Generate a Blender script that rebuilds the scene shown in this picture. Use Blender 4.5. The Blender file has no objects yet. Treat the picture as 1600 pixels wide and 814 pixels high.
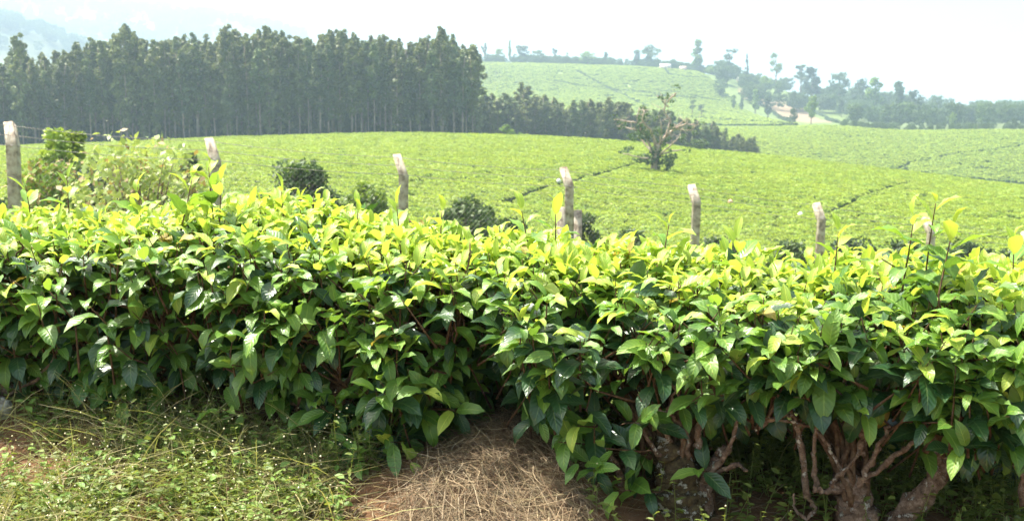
import bpy, math, random
import numpy as np
from mathutils import Matrix, Vector

random.seed(7)
RNG = np.random.default_rng(7)
R = math.radians
scene = bpy.context.scene
C = scene.collection

# ------------------------------------------------------------------ camera, sky, sun, exposure
EYE = 1.6
FPX = 1800.0                      # focal length in pixels of the 1600 px wide photograph
HORIZON = 175.0
PITCH = math.atan((407.0 - HORIZON) / FPX)
cam_data = bpy.data.cameras.new('camera')
cam = bpy.data.objects.new('camera', cam_data)
C.objects.link(cam)
cam_data.sensor_width = 36.0
cam_data.lens = 36.0 * FPX / 1600.0
cam_data.clip_start = 0.05
cam_data.clip_end = 20000
cam.location = (0, 0, EYE)
cam.rotation_euler = (math.pi / 2 - PITCH, 0, 0)
cam_data.dof.use_dof = True
cam_data.dof.focus_distance = 3.25
cam_data.dof.aperture_fstop = 9.0
scene.camera = cam

SUN_EL, SUN_AZ = 62.0, -62.0
world = bpy.data.worlds.new('World')
scene.world = world
world.use_nodes = True
wn, wl = world.node_tree.nodes, world.node_tree.links
sky = wn.new('ShaderNodeTexSky')
sky.sky_type = 'NISHITA'
sky.sun_disc = False
sky.sun_elevation = R(SUN_EL)
sky.sun_rotation = R(SUN_AZ)
sky.air_density = 1.0
sky.dust_density = 8.0
sky.ozone_density = 1.0
bg = wn['Background']
bg.inputs['Strength'].default_value = 0.15
wl.new(sky.outputs[0], bg.inputs['Color'])

sl = bpy.data.lights.new('sun', 'SUN')
sl.energy = 5.0
sl.angle = R(0.6)
sl.color = (1.0, 0.95, 0.86)
sun = bpy.data.objects.new('sun', sl)
C.objects.link(sun)
to_sun = Vector((math.cos(R(SUN_EL)) * math.sin(R(SUN_AZ)), math.cos(R(SUN_EL)) * math.cos(R(SUN_AZ)), math.sin(R(SUN_EL))))
sun.rotation_euler = to_sun.to_track_quat('Z', 'Y').to_euler()
sun.location = (0, 0, 30)

scene.view_settings.view_transform = 'Standard'
scene.view_settings.look = 'None'
scene.view_settings.gamma = 1.0
scene.view_settings.exposure = 1.3
scene.cycles.use_denoising = True
scene.cycles.max_bounces = 10
scene.cycles.transmission_bounces = 6
scene.cycles.volume_bounces = 1
scene.cycles.sample_clamp_indirect = 6.0

# ------------------------------------------------------------------ pixels of the photograph to directions
CP, SP = math.cos(PITCH), math.sin(PITCH)
def pdir(x, y):
    """direction of a photograph pixel (array friendly); columns X right, Y forward, Z up"""
    x = np.asarray(x, float); y = np.asarray(y, float)
    r = (x - 800.0) / FPX; u = (407.0 - y) / FPX
    return np.stack([r + 0 * u, CP + SP * u + 0 * r, -SP + CP * u + 0 * r], -1)
def tan_el(x, y):
    d = pdir(x, y)
    return d[..., 2] / np.hypot(d[..., 0], d[..., 1])
def az_of(x, y=HORIZON):
    d = pdir(x, y)
    return np.arctan2(d[..., 0], d[..., 1])
def at_r(x, y, r):
    d = pdir(x, y); h = np.hypot(d[..., 0], d[..., 1])
    p = d * (np.asarray(r) / h)[..., None]
    p[..., 2] += EYE
    return p
def project(P):
    """world points to photograph pixels and depth"""
    X, Y, Z = P[..., 0], P[..., 1], P[..., 2] - EYE
    f = Y * CP - Z * SP
    u = Y * SP + Z * CP
    return 800 + FPX * X / f, 407 - FPX * u / f, f

# ------------------------------------------------------------------ hedge line (front foot of the tea hedge)
H0 = np.array([-1.53, 3.45]); H1 = np.array([1.22, 2.75])
HL = float(np.linalg.norm(H1 - H0))
HU = (H1 - H0) / HL
HN = np.array([-HU[1], HU[0]])                 # away from the camera
def sv(x, y):
    d0, d1 = x - H0[0], y - H0[1]
    return d0 * HU[0] + d1 * HU[1], d0 * HN[0] + d1 * HN[1]
def from_sv(s, v):
    return H0[0] + s * HU[0] + v * HN[0], H0[1] + s * HU[1] + v * HN[1]
def px_to_s(x, v=0.0):
    a = az_of(x, 500.0)
    dx, dy = math.sin(a), math.cos(a)
    # ray meets line v
    t = (v + H0 @ HN) / (dx * HN[0] + dy * HN[1])
    return sv(dx * t, dy * t)[0]
def px_at_v(x, y, v):
    d = pdir(x, y)
    t = (v + H0 @ HN) / (d[0] * HN[0] + d[1] * HN[1])
    p = d * t; p[2] += EYE
    return p

# ------------------------------------------------------------------ value noise
_perm = np.random.default_rng(11).random((64, 64))
def vnoise(x, y):
    x = np.asarray(x, float); y = np.asarray(y, float)
    xi, yi = np.floor(x).astype(int), np.floor(y).astype(int)
    fx, fy = x - xi, y - yi
    fx = fx * fx * (3 - 2 * fx); fy = fy * fy * (3 - 2 * fy)
    a = _perm[xi % 64, yi % 64]; b = _perm[(xi + 1) % 64, yi % 64]
    c = _perm[xi % 64, (yi + 1) % 64]; d = _perm[(xi + 1) % 64, (yi + 1) % 64]
    return (a * (1 - fx) + b * fx) * (1 - fy) + (c * (1 - fx) + d * fx) * fy
def fbm(x, y, o=4):
    t = 0; a = .5
    for i in range(o):
        t = t + a * (vnoise(x * 2 ** i + 17 * i, y * 2 ** i + 5 * i) - .5); a *= .5
    return t

# ------------------------------------------------------------------ terrain: distances of each ridge, heights from the photograph
COLS = np.arange(-700, 2301, 20.0)
def ip(pairs):
    xs = [p[0] for p in pairs]; ys = [p[1] for p in pairs]
    v = np.interp(COLS, xs, ys)
    k = np.ones(5) / 5
    return np.convolve(np.pad(v, 2, mode='edge'), k, mode='valid')
def z_of(y, r): return EYE + r * tan_el(COLS, y)
kr, kz = [], []
def knot(r, z):
    r = r + 0 * COLS; kr.append(r); kz.append(z + 0 * COLS)
knot(5.5, ip([(0, .50), (1600, .35)]))
knot(ip([(0, 15.3), (1600, 22.5)]), ip([(0, -.95), (1600, -2.8)]))
knot(45, ip([(0, -3.3), (800, -4.6), (1600, -6.0)]))
z95 = z_of(ip([(-200, 310), (0, 315), (400, 332), (800, 365), (1200, 398), (1600, 408), (1800, 410)]), 95); knot(95, z95)
rc = ip([(-200, 232), (0, 240), (400, 255), (750, 250), (1000, 240), (1300, 228), (1600, 218), (1900, 210)])
cy = ip([(-300, 242), (0, 237), (200, 229), (300, 224), (400, 220), (600, 215), (750, 216), (850, 219), (1000, 230), (1200, 250), (1400, 273), (1600, 298), (1800, 322)])
zc = z_of(cy, rc)
knot(160, z95 + (zc - z95) * (160 - 95) / (rc - 95) + .5)
knot(rc, zc)
left = ip([(700, 1), (790, 0)])
knot(rc + 30, z_of(cy + left * -2 + (1 - left) * 9, rc + 30))
knot(345, z_of(cy + left * -3 + (1 - left) * 8, 345))
knot(430, z_of(left * (cy - 2) + (1 - left) * ip([(700, 215), (1000, 212), (1100, 214), (1200, 224), (1300, 230), (1400, 240), (1600, 246), (1800, 250)]), 430))
knot(540, z_of(ip([(0, 215), (700, 197), (1000, 195), (1100, 200), (1200, 200), (1300, 197), (1400, 207), (1600, 205), (1900, 205)]), 540))
knot(750, z_of(ip([(0, 190), (600, 160), (800, 150), (900, 150), (1000, 154), (1100, 165), (1200, 183), (1300, 189), (1400, 198), (1600, 197), (1900, 197)]), 750))
ry = ip([(0, 175), (500, 120), (700, 100), (800, 100), (900, 103), (1000, 106), (1100, 114), (1200, 137), (1300, 158), (1400, 172), (1500, 176), (1600, 180), (1900, 182)])
knot(950, z_of(ry, 950))
knot(1250, z_of(ry + 14, 1250))
spur = ip([(-300, 14), (-100, 28), (0, 37), (45, 44), (80, 60), (110, 70), (150, 86), (200, 110), (300, 150), (500, 178), (1900, 180)])
knot(1600, z_of(spur, 1600))
knot(2000, z_of(spur + 14, 2000))
knot(2450, z_of(ip([(-300, 30), (0, 42), (200, 60), (300, 75), (400, 85), (600, 120), (800, 150), (1900, 175)]), 2450))
far = ip([(-300, -22), (-50, -4), (30, 2), (60, 8), (110, 15), (160, 23), (210, 26), (270, 29), (300, 33), (350, 40), (400, 48), (460, 62), (600, 100), (800, 140), (1000, 155), (1600, 168), (1900, 170)])
far = far - 7 * (COLS < 520)
knot(2950, z_of(far, 2950))
knot(5200, z_of(far + 25, 5200))
KR, KZ = np.stack(kr, 1), np.stack(kz, 1)
COLAZ = az_of(COLS)
def terrain_far(x, y):
    x = np.asarray(x, float); y = np.asarray(y, float)
    az = np.arctan2(x, y); r = np.clip(np.hypot(x, y), 5.51, 5199)
    f = np.interp(az, COLAZ, np.arange(len(COLS)))
    i0 = np.clip(np.floor(f).astype(int), 0, len(COLS) - 2); w = (f - i0)[..., None]
    rk = KR[i0] * (1 - w) + KR[i0 + 1] * w
    zk = KZ[i0] * (1 - w) + KZ[i0 + 1] * w
    h = np.diff(rk, axis=-1); d = np.diff(zk, axis=-1) / h
    m = np.zeros_like(zk)
    dd = d[..., :-1] * d[..., 1:]
    m[..., 1:-1] = np.where(dd > 0, 2 * dd / np.where(dd > 0, d[..., :-1] + d[..., 1:], 1), 0)
    m[..., 0] = d[..., 0]; m[..., -1] = d[..., -1]
    k = np.clip((rk <= r[..., None]).sum(-1) - 1, 0, rk.shape[-1] - 2)
    g = lambda A: np.take_along_axis(A, k[..., None], -1)[..., 0]
    r0, hh = g(rk), g(h); z0 = g(zk); z1 = np.take_along_axis(zk, k[..., None] + 1, -1)[..., 0]
    m0 = g(m); m1 = np.take_along_axis(m, k[..., None] + 1, -1)[..., 0]
    t = (r - r0) / hh
    return (z0 * (2 * t**3 - 3 * t**2 + 1) + hh * m0 * (t**3 - 2 * t**2 + t) + z1 * (-2 * t**3 + 3 * t**2) + hh * m1 * (t**3 - t**2))
def smooth(a, b, x):
    t = np.clip((x - a) / (b - a), 0, 1); return t * t * (3 - 2 * t)
def base_z(s): return 0.685 - 0.075 * np.clip(s, -1, 4)
def terrain(x, y):
    x = np.asarray(x, float); y = np.asarray(y, float)
    s, v = sv(x, y)
    bz = np.clip(base_z(s), .3, .8)
    near = bz - .14 * smooth(0.1, -.55, v) - (bz - .14) * smooth(-.5, -1.5, v) - .12 * smooth(.8, 2.5, v)
    near = near + .05 * fbm(x * 3, y * 3) * smooth(-1.6, -.4, v) + .015 * fbm(x * 14, y * 14)
    # low heap of earth under the cut grass
    hs, hv = px_to_s(800), -.02
    near = near + .10 * np.exp(-((s - hs - .05 * np.sin(v * 7)) / .34) ** 4) * smooth(-.65, .30, v) * smooth(1.1, .5, v)
    f = terrain_far(x, y)
    w = smooth(4.6, 8.0, np.hypot(x, y)) * smooth(-.5, .5, np.cos(np.arctan2(x, y)))
    z = near * (1 - w) + f * w
    r = np.hypot(x, y)
    z = z + w * (.6 * smooth(30, 90, r) * fbm(x / 14, y / 14, 3) * .5)
    return z
def drop(x, y):
    return float(terrain(np.array([x]), np.array([y]))[0])
def ground_at(xp, yp, r0=30, r1=1400):
    """where the ray of a pixel first meets the ground"""
    rs = np.geomspace(r0, r1, 2500)
    P = at_r(np.full_like(rs, xp), np.full_like(rs, yp), rs)
    hit = P[:, 2] <= terrain(P[:, 0], P[:, 1])
    k = int(np.argmax(hit)) if hit.any() else len(rs) - 1
    return P[k]
def stand(xp, r):
    a = float(az_of(xp)); x, y = r * math.sin(a), r * math.cos(a)
    return np.array([x, y, drop(x, y)])
def top_height(xp, ytop, r, base):
    return EYE + r * float(tan_el(xp, ytop)) - base[2]

# ------------------------------------------------------------------ object helpers
def link(o, parent=None):
    C.objects.link(o)
    if parent is not None: o.parent = parent
    return o
def tag(o, label=None, cat=None, group=None, kind=None):
    if label: o['label'] = label
    if cat: o['category'] = cat
    if group: o['group'] = group
    if kind: o['kind'] = kind
    return o
def empty(name, loc, label, cat, group=None, rz=0.0):
    o = bpy.data.objects.new(name, None)
    o.empty_display_size = .1
    o.location = loc; o.rotation_euler = (0, 0, rz)
    link(o); tag(o, label, cat, group)
    return o
def mesh_np(name, V, F, mats, mi=None, uv=None, smooth_=True, col=None):
    """mesh from arrays; F is (n,3) or (n,4)"""
    me = bpy.data.meshes.new(name)
    V = np.ascontiguousarray(V, np.float32); F = np.ascontiguousarray(F, np.int32)
    n, k = F.shape
    me.vertices.add(len(V)); me.vertices.foreach_set('co', V.ravel())
    me.loops.add(n * k); me.loops.foreach_set('vertex_index', F.ravel())
    me.polygons.add(n)
    me.polygons.foreach_set('loop_start', np.arange(0, n * k, k, dtype=np.int32))
    me.polygons.foreach_set('loop_total', np.full(n, k, np.int32))
    for m in (mats if isinstance(mats, (list, tuple)) else [mats]): me.materials.append(m)
    if mi is not None: me.polygons.foreach_set('material_index', np.ascontiguousarray(mi, np.int32))
    me.update(calc_edges=True)
    if smooth_: me.polygons.foreach_set('use_smooth', np.ones(n, bool))
    if uv is not None:
        l = me.uv_layers.new(name='UVMap')
        l.data.foreach_set('uv', np.ascontiguousarray(uv[F.ravel()], np.float32).ravel())
    if col is not None:
        a = me.color_attributes.new('tint', 'FLOAT_COLOR', 'POINT')
        a.data.foreach_set('color', np.ascontiguousarray(np.c_[col, np.ones(len(col))], np.float32).ravel())
    me.validate()
    return me
def obj(name, me, parent=None, loc=None):
    o = bpy.data.objects.new(name, me)
    if loc is not None: o.location = loc
    return link(o, parent)
class MB:
    """collects tubes, boxes and lathed shapes into one quad mesh"""
    def __init__(s): s.V, s.F, s.n = [], [], 0
    def add(s, V, F):
        s.V.append(np.asarray(V, float)); s.F.append(np.asarray(F, int) + s.n); s.n += len(V); return s
    def tube(s, P, rad, k=6, rough=0.0, rng=RNG):
        P = np.asarray(P, float); n = len(P); rad = np.broadcast_to(np.asarray(rad, float), (n,))
        T = np.gradient(P, axis=0); T /= np.linalg.norm(T, axis=1, keepdims=True) + 1e-9
        a = np.array([0, 0, 1.0]) if abs(T[0, 2]) < .9 else np.array([1.0, 0, 0])
        V = []
        u = np.cross(T[0], a); u /= np.linalg.norm(u)
        for i in range(n):
            u = u - T[i] * (u @ T[i]); u /= np.linalg.norm(u) + 1e-9
            w = np.cross(T[i], u)
            th = np.arange(k) * 2 * math.pi / k
            rr = rad[i] * (1 + rough * rng.normal(0, 1, k))
            V.append(P[i] + (np.cos(th) * rr)[:, None] * u + (np.sin(th) * rr)[:, None] * w)
        V = np.concatenate(V + [P[:1], P[-1:]])
        i, j = np.meshgrid(np.arange(n - 1), np.arange(k), indexing='ij')
        i = i.ravel(); j = j.ravel()
        F = np.stack([i * k + j, i * k + (j + 1) % k, (i + 1) * k + (j + 1) % k, (i + 1) * k + j], 1)
        jj = np.arange(0, k, 2)
        c0 = np.stack([np.full(len(jj), n * k), (jj + 2) % k, (jj + 1) % k, jj], 1)
        b = (n - 1) * k
        c1 = np.stack([np.full(len(jj), n * k + 1), b + jj, b + (jj + 1) % k, b + (jj + 2) % k], 1)
        return s.add(V, np.concatenate([F, c0, c1]))
    def box(s, c, d, M=None):
        q = np.array([[x, y, z] for z in (-1, 1) for y in (-1, 1) for x in (-1, 1)], float) * np.asarray(d) / 2
        if M is not None: q = q @ np.asarray(M).T
        return s.add(q + np.asarray(c), [[0, 2, 3, 1], [4, 5, 7, 6], [0, 1, 5, 4], [2, 6, 7, 3], [0, 4, 6, 2], [1, 3, 7, 5]])
    def mesh(s, name, mat, sm=True):
        return mesh_np(name, np.concatenate(s.V), np.concatenate(s.F), mat, smooth_=sm)
    def build(s, name, mat, parent=None, loc=None, sm=True):
        return obj(name, s.mesh(name, mat, sm), parent, loc)

# ------------------------------------------------------------------ materials
def mat(name):
    m = bpy.data.materials.new(name); m.use_nodes = True
    return m, m.node_tree.nodes, m.node_tree.links, m.node_tree.nodes['Principled BSDF']
def ramp(n, stops):
    r = n.new('ShaderNodeValToRGB'); e = r.color_ramp.elements
    while len(e) < len(stops): e.new(.5)
    for i, (p, c) in enumerate(stops): e[i].position = p; e[i].color = (*c, 1)
    return r
def noise(n, l, scale, detail=4, coord='obj', rough=.55):
    t = n.new('ShaderNodeTexNoise'); t.inputs['Scale'].default_value = scale
    t.inputs['Detail'].default_value = detail; t.inputs['Roughness'].default_value = rough
    if coord == 'streak':
        g = n.new('ShaderNodeNewGeometry'); mp = n.new('ShaderNodeMapping'); mp.inputs['Scale'].default_value = (.3, 1.0, .6)
        l.new(g.outputs['Position'], mp.inputs['Vector']); l.new(mp.outputs[0], t.inputs['Vector'])
    elif coord == 'world':
        g = n.new('ShaderNodeNewGeometry'); l.new(g.outputs['Position'], t.inputs['Vector'])
    else:
        g = n.new('ShaderNodeTexCoord'); l.new(g.outputs['Object'], t.inputs['Vector'])
    return t
def solid(name, stops, scale, rough=.85, bump=0.0, bscale=None, coord='obj', spec=.3, metal=0):
    m, n, l, p = mat(name)
    t = noise(n, l, scale, 5, coord); r = ramp(n, stops)
    l.new(t.outputs[0], r.inputs[0]); l.new(r.outputs[0], p.inputs['Base Color'])
    p.inputs['Roughness'].default_value = rough; p.inputs['Specular IOR Level'].default_value = spec
    p.inputs['Metallic'].default_value = metal
    if bump:
        t2 = noise(n, l, bscale or scale * 4, 6, coord, .7)
        b = n.new('ShaderNodeBump'); b.inputs['Strength'].default_value = bump; b.inputs['Distance'].default_value = .01
        l.new(t2.outputs[0], b.inputs['Height']); l.new(b.outputs[0], p.inputs['Normal'])
    return m
def foliage(name, c0, c1, trans, scale=.5, tf=.3, rough=.6, spec=.25, coord='world', c2=None):
    m, n, l, p = mat(name)
    t = noise(n, l, scale, 3, coord)
    r = ramp(n, [(.35, c0), (.65, c1)] + ([(.8, c2)] if c2 else []))
    l.new(t.outputs[0], r.inputs[0])
    oi = n.new('ShaderNodeObjectInfo'); mr = n.new('ShaderNodeMapRange'); mr.inputs[3].default_value = .72; mr.inputs[4].default_value = 1.3
    l.new(oi.outputs['Random'], mr.inputs[0])
    xm = n.new('ShaderNodeMix'); xm.data_type = 'RGBA'; xm.blend_type = 'MULTIPLY'; xm.inputs[0].default_value = 1.0
    l.new(r.outputs[0], xm.inputs[6]); l.new(mr.outputs[0], xm.inputs[7]); l.new(xm.outputs[2], p.inputs['Base Color'])
    p.inputs['Roughness'].default_value = rough; p.inputs['Specular IOR Level'].default_value = spec
    tr = n.new('ShaderNodeBsdfTranslucent'); tr.inputs['Color'].default_value = (*trans, 1)
    mx = n.new('ShaderNodeMixShader'); mx.inputs[0].default_value = tf
    l.new(p.outputs[0], mx.inputs[1]); l.new(tr.outputs[0], mx.inputs[2])
    l.new(mx.outputs[0], n['Material Output'].inputs['Surface'])
    return m
def tea_leaf(name, c0, c1, trans, tf, rough):
    """glossy leaf blade with a paler midrib and puckered side veins from its own UV"""
    m, n, l, p = mat(name)
    t = noise(n, l, 9.0, 2, 'world')
    r = ramp(n, [(.35, c0), (.65, c1)]); l.new(t.outputs[0], r.inputs[0])
    uv = n.new('ShaderNodeUVMap'); sp = n.new('ShaderNodeSeparateXYZ'); l.new(uv.outputs[0], sp.inputs[0])
    def M(op, a, b=None, c=None):
        k = n.new('ShaderNodeMath'); k.operation = op
        for i, q in enumerate((a, b, c)):
            if q is None: continue
            if isinstance(q, (int, float)): k.inputs[i].default_value = q
            else: l.new(q, k.inputs[i])
        return k.outputs[0]
    ax = M('ABSOLUTE', M('SUBTRACT', sp.outputs[0], .5))
    rib = M('LESS_THAN', ax, .035)
    ph = M('MULTIPLY', M('SUBTRACT', sp.outputs[1], M('MULTIPLY', ax, .45)), 50.0)
    vein = M('SINE', ph)
    hgt = M('ADD', M('MULTIPLY', vein, .35), M('MULTIPLY', rib, -1.0))
    mixc = n.new('ShaderNodeMix'); mixc.data_type = 'RGBA'
    l.new(M('MULTIPLY', rib, .55), mixc.inputs[0]); l.new(r.outputs[0], mixc.inputs[6])
    mixc.inputs[7].default_value = (min(1, c1[0] * 2 + .06), min(1, c1[1] * 1.6 + .06), c1[2] * 1.5 + .02, 1)
    # blemishes: brown specks and scorched spots
    ts = noise(n, l, 85, 3, 'world', .6); rs_ = ramp(n, [(.66, (0, 0, 0)), (.70, (1, 1, 1))]); l.new(ts.outputs[0], rs_.inputs[0])
    mixs = n.new('ShaderNodeMix'); mixs.data_type = 'RGBA'; l.new(M('MULTIPLY', rs_.outputs[0], .7), mixs.inputs[0]); l.new(mixc.outputs[2], mixs.inputs[6])
    mixs.inputs[7].default_value = (c1[0] * .5 + .07, c1[1] * .35 + .04, .02, 1)
    mixc = mixs
    # underside is paler and duller
    g = n.new('ShaderNodeNewGeometry')
    mixb = n.new('ShaderNodeMix'); mixb.data_type = 'RGBA'
    l.new(M('MULTIPLY', g.outputs['Backfacing'], .6), mixb.inputs[0]); l.new(mixc.outputs[2], mixb.inputs[6])
    mixb.inputs[7].default_value = (c1[0] * 1.15 + .05, c1[1] * 1.05 + .05, c1[2] + .03, 1)
    l.new(mixb.outputs[2], p.inputs['Base Color'])
    rr = n.new('ShaderNodeMapRange'); l.new(t.outputs[0], rr.inputs[0])
    rr.inputs[1].default_value = .3; rr.inputs[2].default_value = .7; rr.inputs[3].default_value = rough - .08; rr.inputs[4].default_value = rough + .22
    l.new(M('ADD', rr.outputs[0], M('MULTIPLY', g.outputs['Backfacing'], .25)), p.inputs['Roughness'])
    p.inputs['Specular IOR Level'].default_value = .55
    b = n.new('ShaderNodeBump'); b.inputs['Strength'].default_value = .5; b.inputs['Distance'].default_value = .0016
    l.new(hgt, b.inputs['Height']); l.new(b.outputs[0], p.inputs['Normal'])
    tr = n.new('ShaderNodeBsdfTranslucent'); tr.inputs['Color'].default_value = (*trans, 1)
    mx = n.new('ShaderNodeMixShader'); mx.inputs[0].default_value = tf
    l.new(p.outputs[0], mx.inputs[1]); l.new(tr.outputs[0], mx.inputs[2])
    l.new(mx.outputs[0], n['Material Output'].inputs['Surface'])
    return m
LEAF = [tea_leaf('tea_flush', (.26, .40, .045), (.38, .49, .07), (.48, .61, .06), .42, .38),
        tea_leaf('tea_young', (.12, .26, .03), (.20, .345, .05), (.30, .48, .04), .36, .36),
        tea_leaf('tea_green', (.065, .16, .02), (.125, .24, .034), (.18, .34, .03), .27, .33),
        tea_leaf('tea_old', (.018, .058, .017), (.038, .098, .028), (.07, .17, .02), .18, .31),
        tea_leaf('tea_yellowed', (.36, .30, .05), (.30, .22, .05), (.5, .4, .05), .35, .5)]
def bark(name, dark, mid, pale, lichen, lich=.62):
    """fissured bark with pale lichen patches"""
    m, n, l, p = mat(name)
    t = noise(n, l, 55, 8, 'world', .75); r = ramp(n, [(.32, dark), (.5, mid), (.66, pale)]); l.new(t.outputs[0], r.inputs[0])
    t2 = noise(n, l, 38, 5, 'world', .65); r2 = ramp(n, [(lich, (0, 0, 0)), (lich + .05, (1, 1, 1))]); l.new(t2.outputs[0], r2.inputs[0])
    x = n.new('ShaderNodeMix'); x.data_type = 'RGBA'; l.new(r2.outputs[0], x.inputs[0]); l.new(r.outputs[0], x.inputs[6]); x.inputs[7].default_value = (*lichen, 1)
    l.new(x.outputs[2], p.inputs['Base Color']); p.inputs['Roughness'].default_value = .95; p.inputs['Specular IOR Level'].default_value = .15
    t3 = noise(n, l, 130, 8, 'world', .8); ad = n.new('ShaderNodeMath'); ad.operation = 'ADD'; l.new(t3.outputs[0], ad.inputs[0]); l.new(r2.outputs[0], ad.inputs[1])
    b = n.new('ShaderNodeBump'); b.inputs['Strength'].default_value = 1; b.inputs['Distance'].default_value = .006
    l.new(ad.outputs[0], b.inputs['Height']); l.new(b.outputs[0], p.inputs['Normal'])
    return m
BARK = bark('tea_bark', (.04, .026, .017), (.18, .12, .08), (.34, .26, .19), (.52, .49, .41), .58)
TWIG = bark('twig_bark', (.05, .028, .016), (.14, .085, .048), (.23, .16, .095), (.36, .31, .24), .66)
MOSS = bark('mossy_stump', (.025, .022, .012), (.09, .065, .035), (.15, .13, .055), (.50, .49, .40), .55)
CONC = solid('concrete', [(.34, (.17, .135, .10)), (.46, (.34, .285, .215)), (.62, (.46, .405, .32))], 11, .92, .6, 40)
WIRE = solid('galvanised_wire', [(.3, (.22, .20, .19)), (.7, (.36, .34, .32))], 3, .5, 0, None, 'obj', .5, .6)
STRAW = solid('dry_straw', [(.3, (.30, .20, .10)), (.55, (.46, .35, .20)), (.72, (.62, .52, .33))], 30, .75, 0, None, 'world')
EARTH = solid('litter_earth', [(.3, (.10, .055, .03)), (.6, (.20, .12, .07)), (.75, (.33, .24, .14))], 9, .95, .8, 60, 'world')
WEED = foliage('weed_leaf', (.13, .20, .04), (.235, .295, .07), (.32, .38, .05), 6, .3, .5, .3)
WEEDB = foliage('weed_leaf_broad', (.11, .20, .045), (.19, .29, .065), (.26, .38, .05), 6, .3, .5, .3)
GRASS = foliage('grass_blade', (.28, .29, .10), (.50, .42, .22), (.4, .42, .08), 5, .3, .5, .3)
FLOWER = solid('pale_floret', [(.4, (.55, .48, .22)), (.6, (.74, .7, .5))], 20, .7)
STONE = solid('pale_stone', [(.35, (.16, .14, .10)), (.5, (.36, .34, .27)), (.65, (.52, .50, .42))], 60, .95, .8, 60)
TEA_TOP = foliage('plucked_tea', (.16, .27, .035), (.33, .42, .07), (.42, .51, .05), .55, .36, .55, .3, 'streak', (.46, .47, .07))
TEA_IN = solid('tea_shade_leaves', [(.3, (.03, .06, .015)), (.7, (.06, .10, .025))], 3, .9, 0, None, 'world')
EUC_L = [foliage('eucalyptus_leaf', (.075, .12, .045), (.15, .205, .075), (.16, .20, .05), .25, .25, .5, .35),
         foliage('eucalyptus_leaf_olive', (.10, .135, .045), (.19, .225, .08), (.2, .22, .05), .25, .25, .5, .35)]
EUC_T = solid('eucalyptus_trunk', [(.3, (.20, .155, .12)), (.6, (.33, .27, .22)), (.75, (.46, .39, .33))], .8, .85, 0, None, 'world')
TREE_L = [foliage('broadleaf', (.045, .085, .025), (.08, .13, .035), (.12, .2, .03), .4, .22, .55, .3),
          foliage('broadleaf_dark', (.025, .055, .02), (.05, .085, .03), (.07, .12, .02), .4, .18, .55, .3),
          foliage('broadleaf_light', (.10, .18, .035), (.19, .28, .05), (.25, .36, .04), .8, .3, .5, .3)]
TREE_T = solid('tree_trunk', [(.3, (.13, .09, .065)), (.7, (.26, .2, .15))], 1.5, .9, 0, None, 'world')
DEAD = solid('weathered_wood', [(.3, (.28, .20, .15)), (.6, (.46, .36, .28)), (.75, (.58, .50, .42))], 1.4, .9, 0, None, 'world')
BUSHY = foliage('bright_bush', (.16, .25, .045), (.30, .40, .07), (.38, .48, .05), 1.2, .3, .5, .3)
PALE_SHRUB = foliage('pale_shrub', (.20, .30, .07), (.36, .42, .13), (.42, .5, .1), 3.0, .32, .45, .4)
RUSSET = foliage('russet_leaf', (.22, .17, .06), (.33, .22, .09), (.4, .3, .08), 2.0, .3, .5, .3)
ROOF = solid('iron_roof', [(.3, (.40, .39, .38)), (.7, (.52, .51, .5))], 1, .6, 0, None, 'obj', .5)
ROOF_RUST = solid('rusty_roof', [(.3, (.42, .28, .2)), (.7, (.55, .42, .33))], 1, .6)
WALLM = solid('house_wall', [(.3, (.5, .42, .34)), (.7, (.66, .58, .48))], .7, .9)
DOORM = solid('house_door', [(.3, (.07, .06, .06)), (.7, (.13, .11, .1))], 2, .7)
SACK = solid('white_sack', [(.3, (.72, .72, .70)), (.7, (.82, .82, .80))], 4, .7)
SACK_TAN = solid('tan_sack', [(.3, (.55, .33, .2)), (.7, (.66, .42, .27))], 4, .7)

# ------------------------------------------------------------------ the ground, one sheet to the horizon
def ground_material():
    m, n, l, p = mat('ground')
    a = n.new('ShaderNodeAttribute'); a.attribute_name = 'tint'
    t1 = noise(n, l, .35, 5, 'world', .6); t2 = noise(n, l, 7.0, 6, 'world', .7)
    r1 = ramp(n, [(.3, (.55, .55, .5)), (.7, (1.35, 1.3, 1.2))]); l.new(t1.outputs[0], r1.inputs[0])
    r2 = ramp(n, [(.3, (.6, .58, .55)), (.7, (1.35, 1.35, 1.35))]); l.new(t2.outputs[0], r2.inputs[0])
    x1 = n.new('ShaderNodeMix'); x1.data_type = 'RGBA'; x1.blend_type = 'MULTIPLY'; x1.inputs[0].default_value = 1
    x2 = n.new('ShaderNodeMix'); x2.data_type = 'RGBA'; x2.blend_type = 'MULTIPLY'; x2.inputs[0].default_value = 1
    l.new(a.outputs['Color'], x1.inputs[6]); l.new(r1.outputs[0], x1.inputs[7])
    l.new(x1.outputs[2], x2.inputs[6]); l.new(r2.outputs[0], x2.inputs[7])
    l.new(x2.outputs[2], p.inputs['Base Color'])
    p.inputs['Roughness'].default_value = .95; p.inputs['Specular IOR Level'].default_value = .15
    t3 = noise(n, l, 40.0, 6, 'world', .75)
    b = n.new('ShaderNodeBump'); b.inputs['Strength'].default_value = .8; b.inputs['Distance'].default_value = .02
    l.new(t3.outputs[0], b.inputs['Height']); l.new(b.outputs[0], p.inputs['Normal'])
    return m
SOIL, ROAD = np.array([.20, .115, .065]), np.array([.30, .19, .12])
FIELD_SOIL, MEADOW, FARF, WOODF, BROWN = np.array([.08, .10, .03]), np.array([.15, .21, .045]), np.array([.17, .24, .075]), np.array([.06, .075, .035]), np.array([.25, .19, .13])
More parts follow.
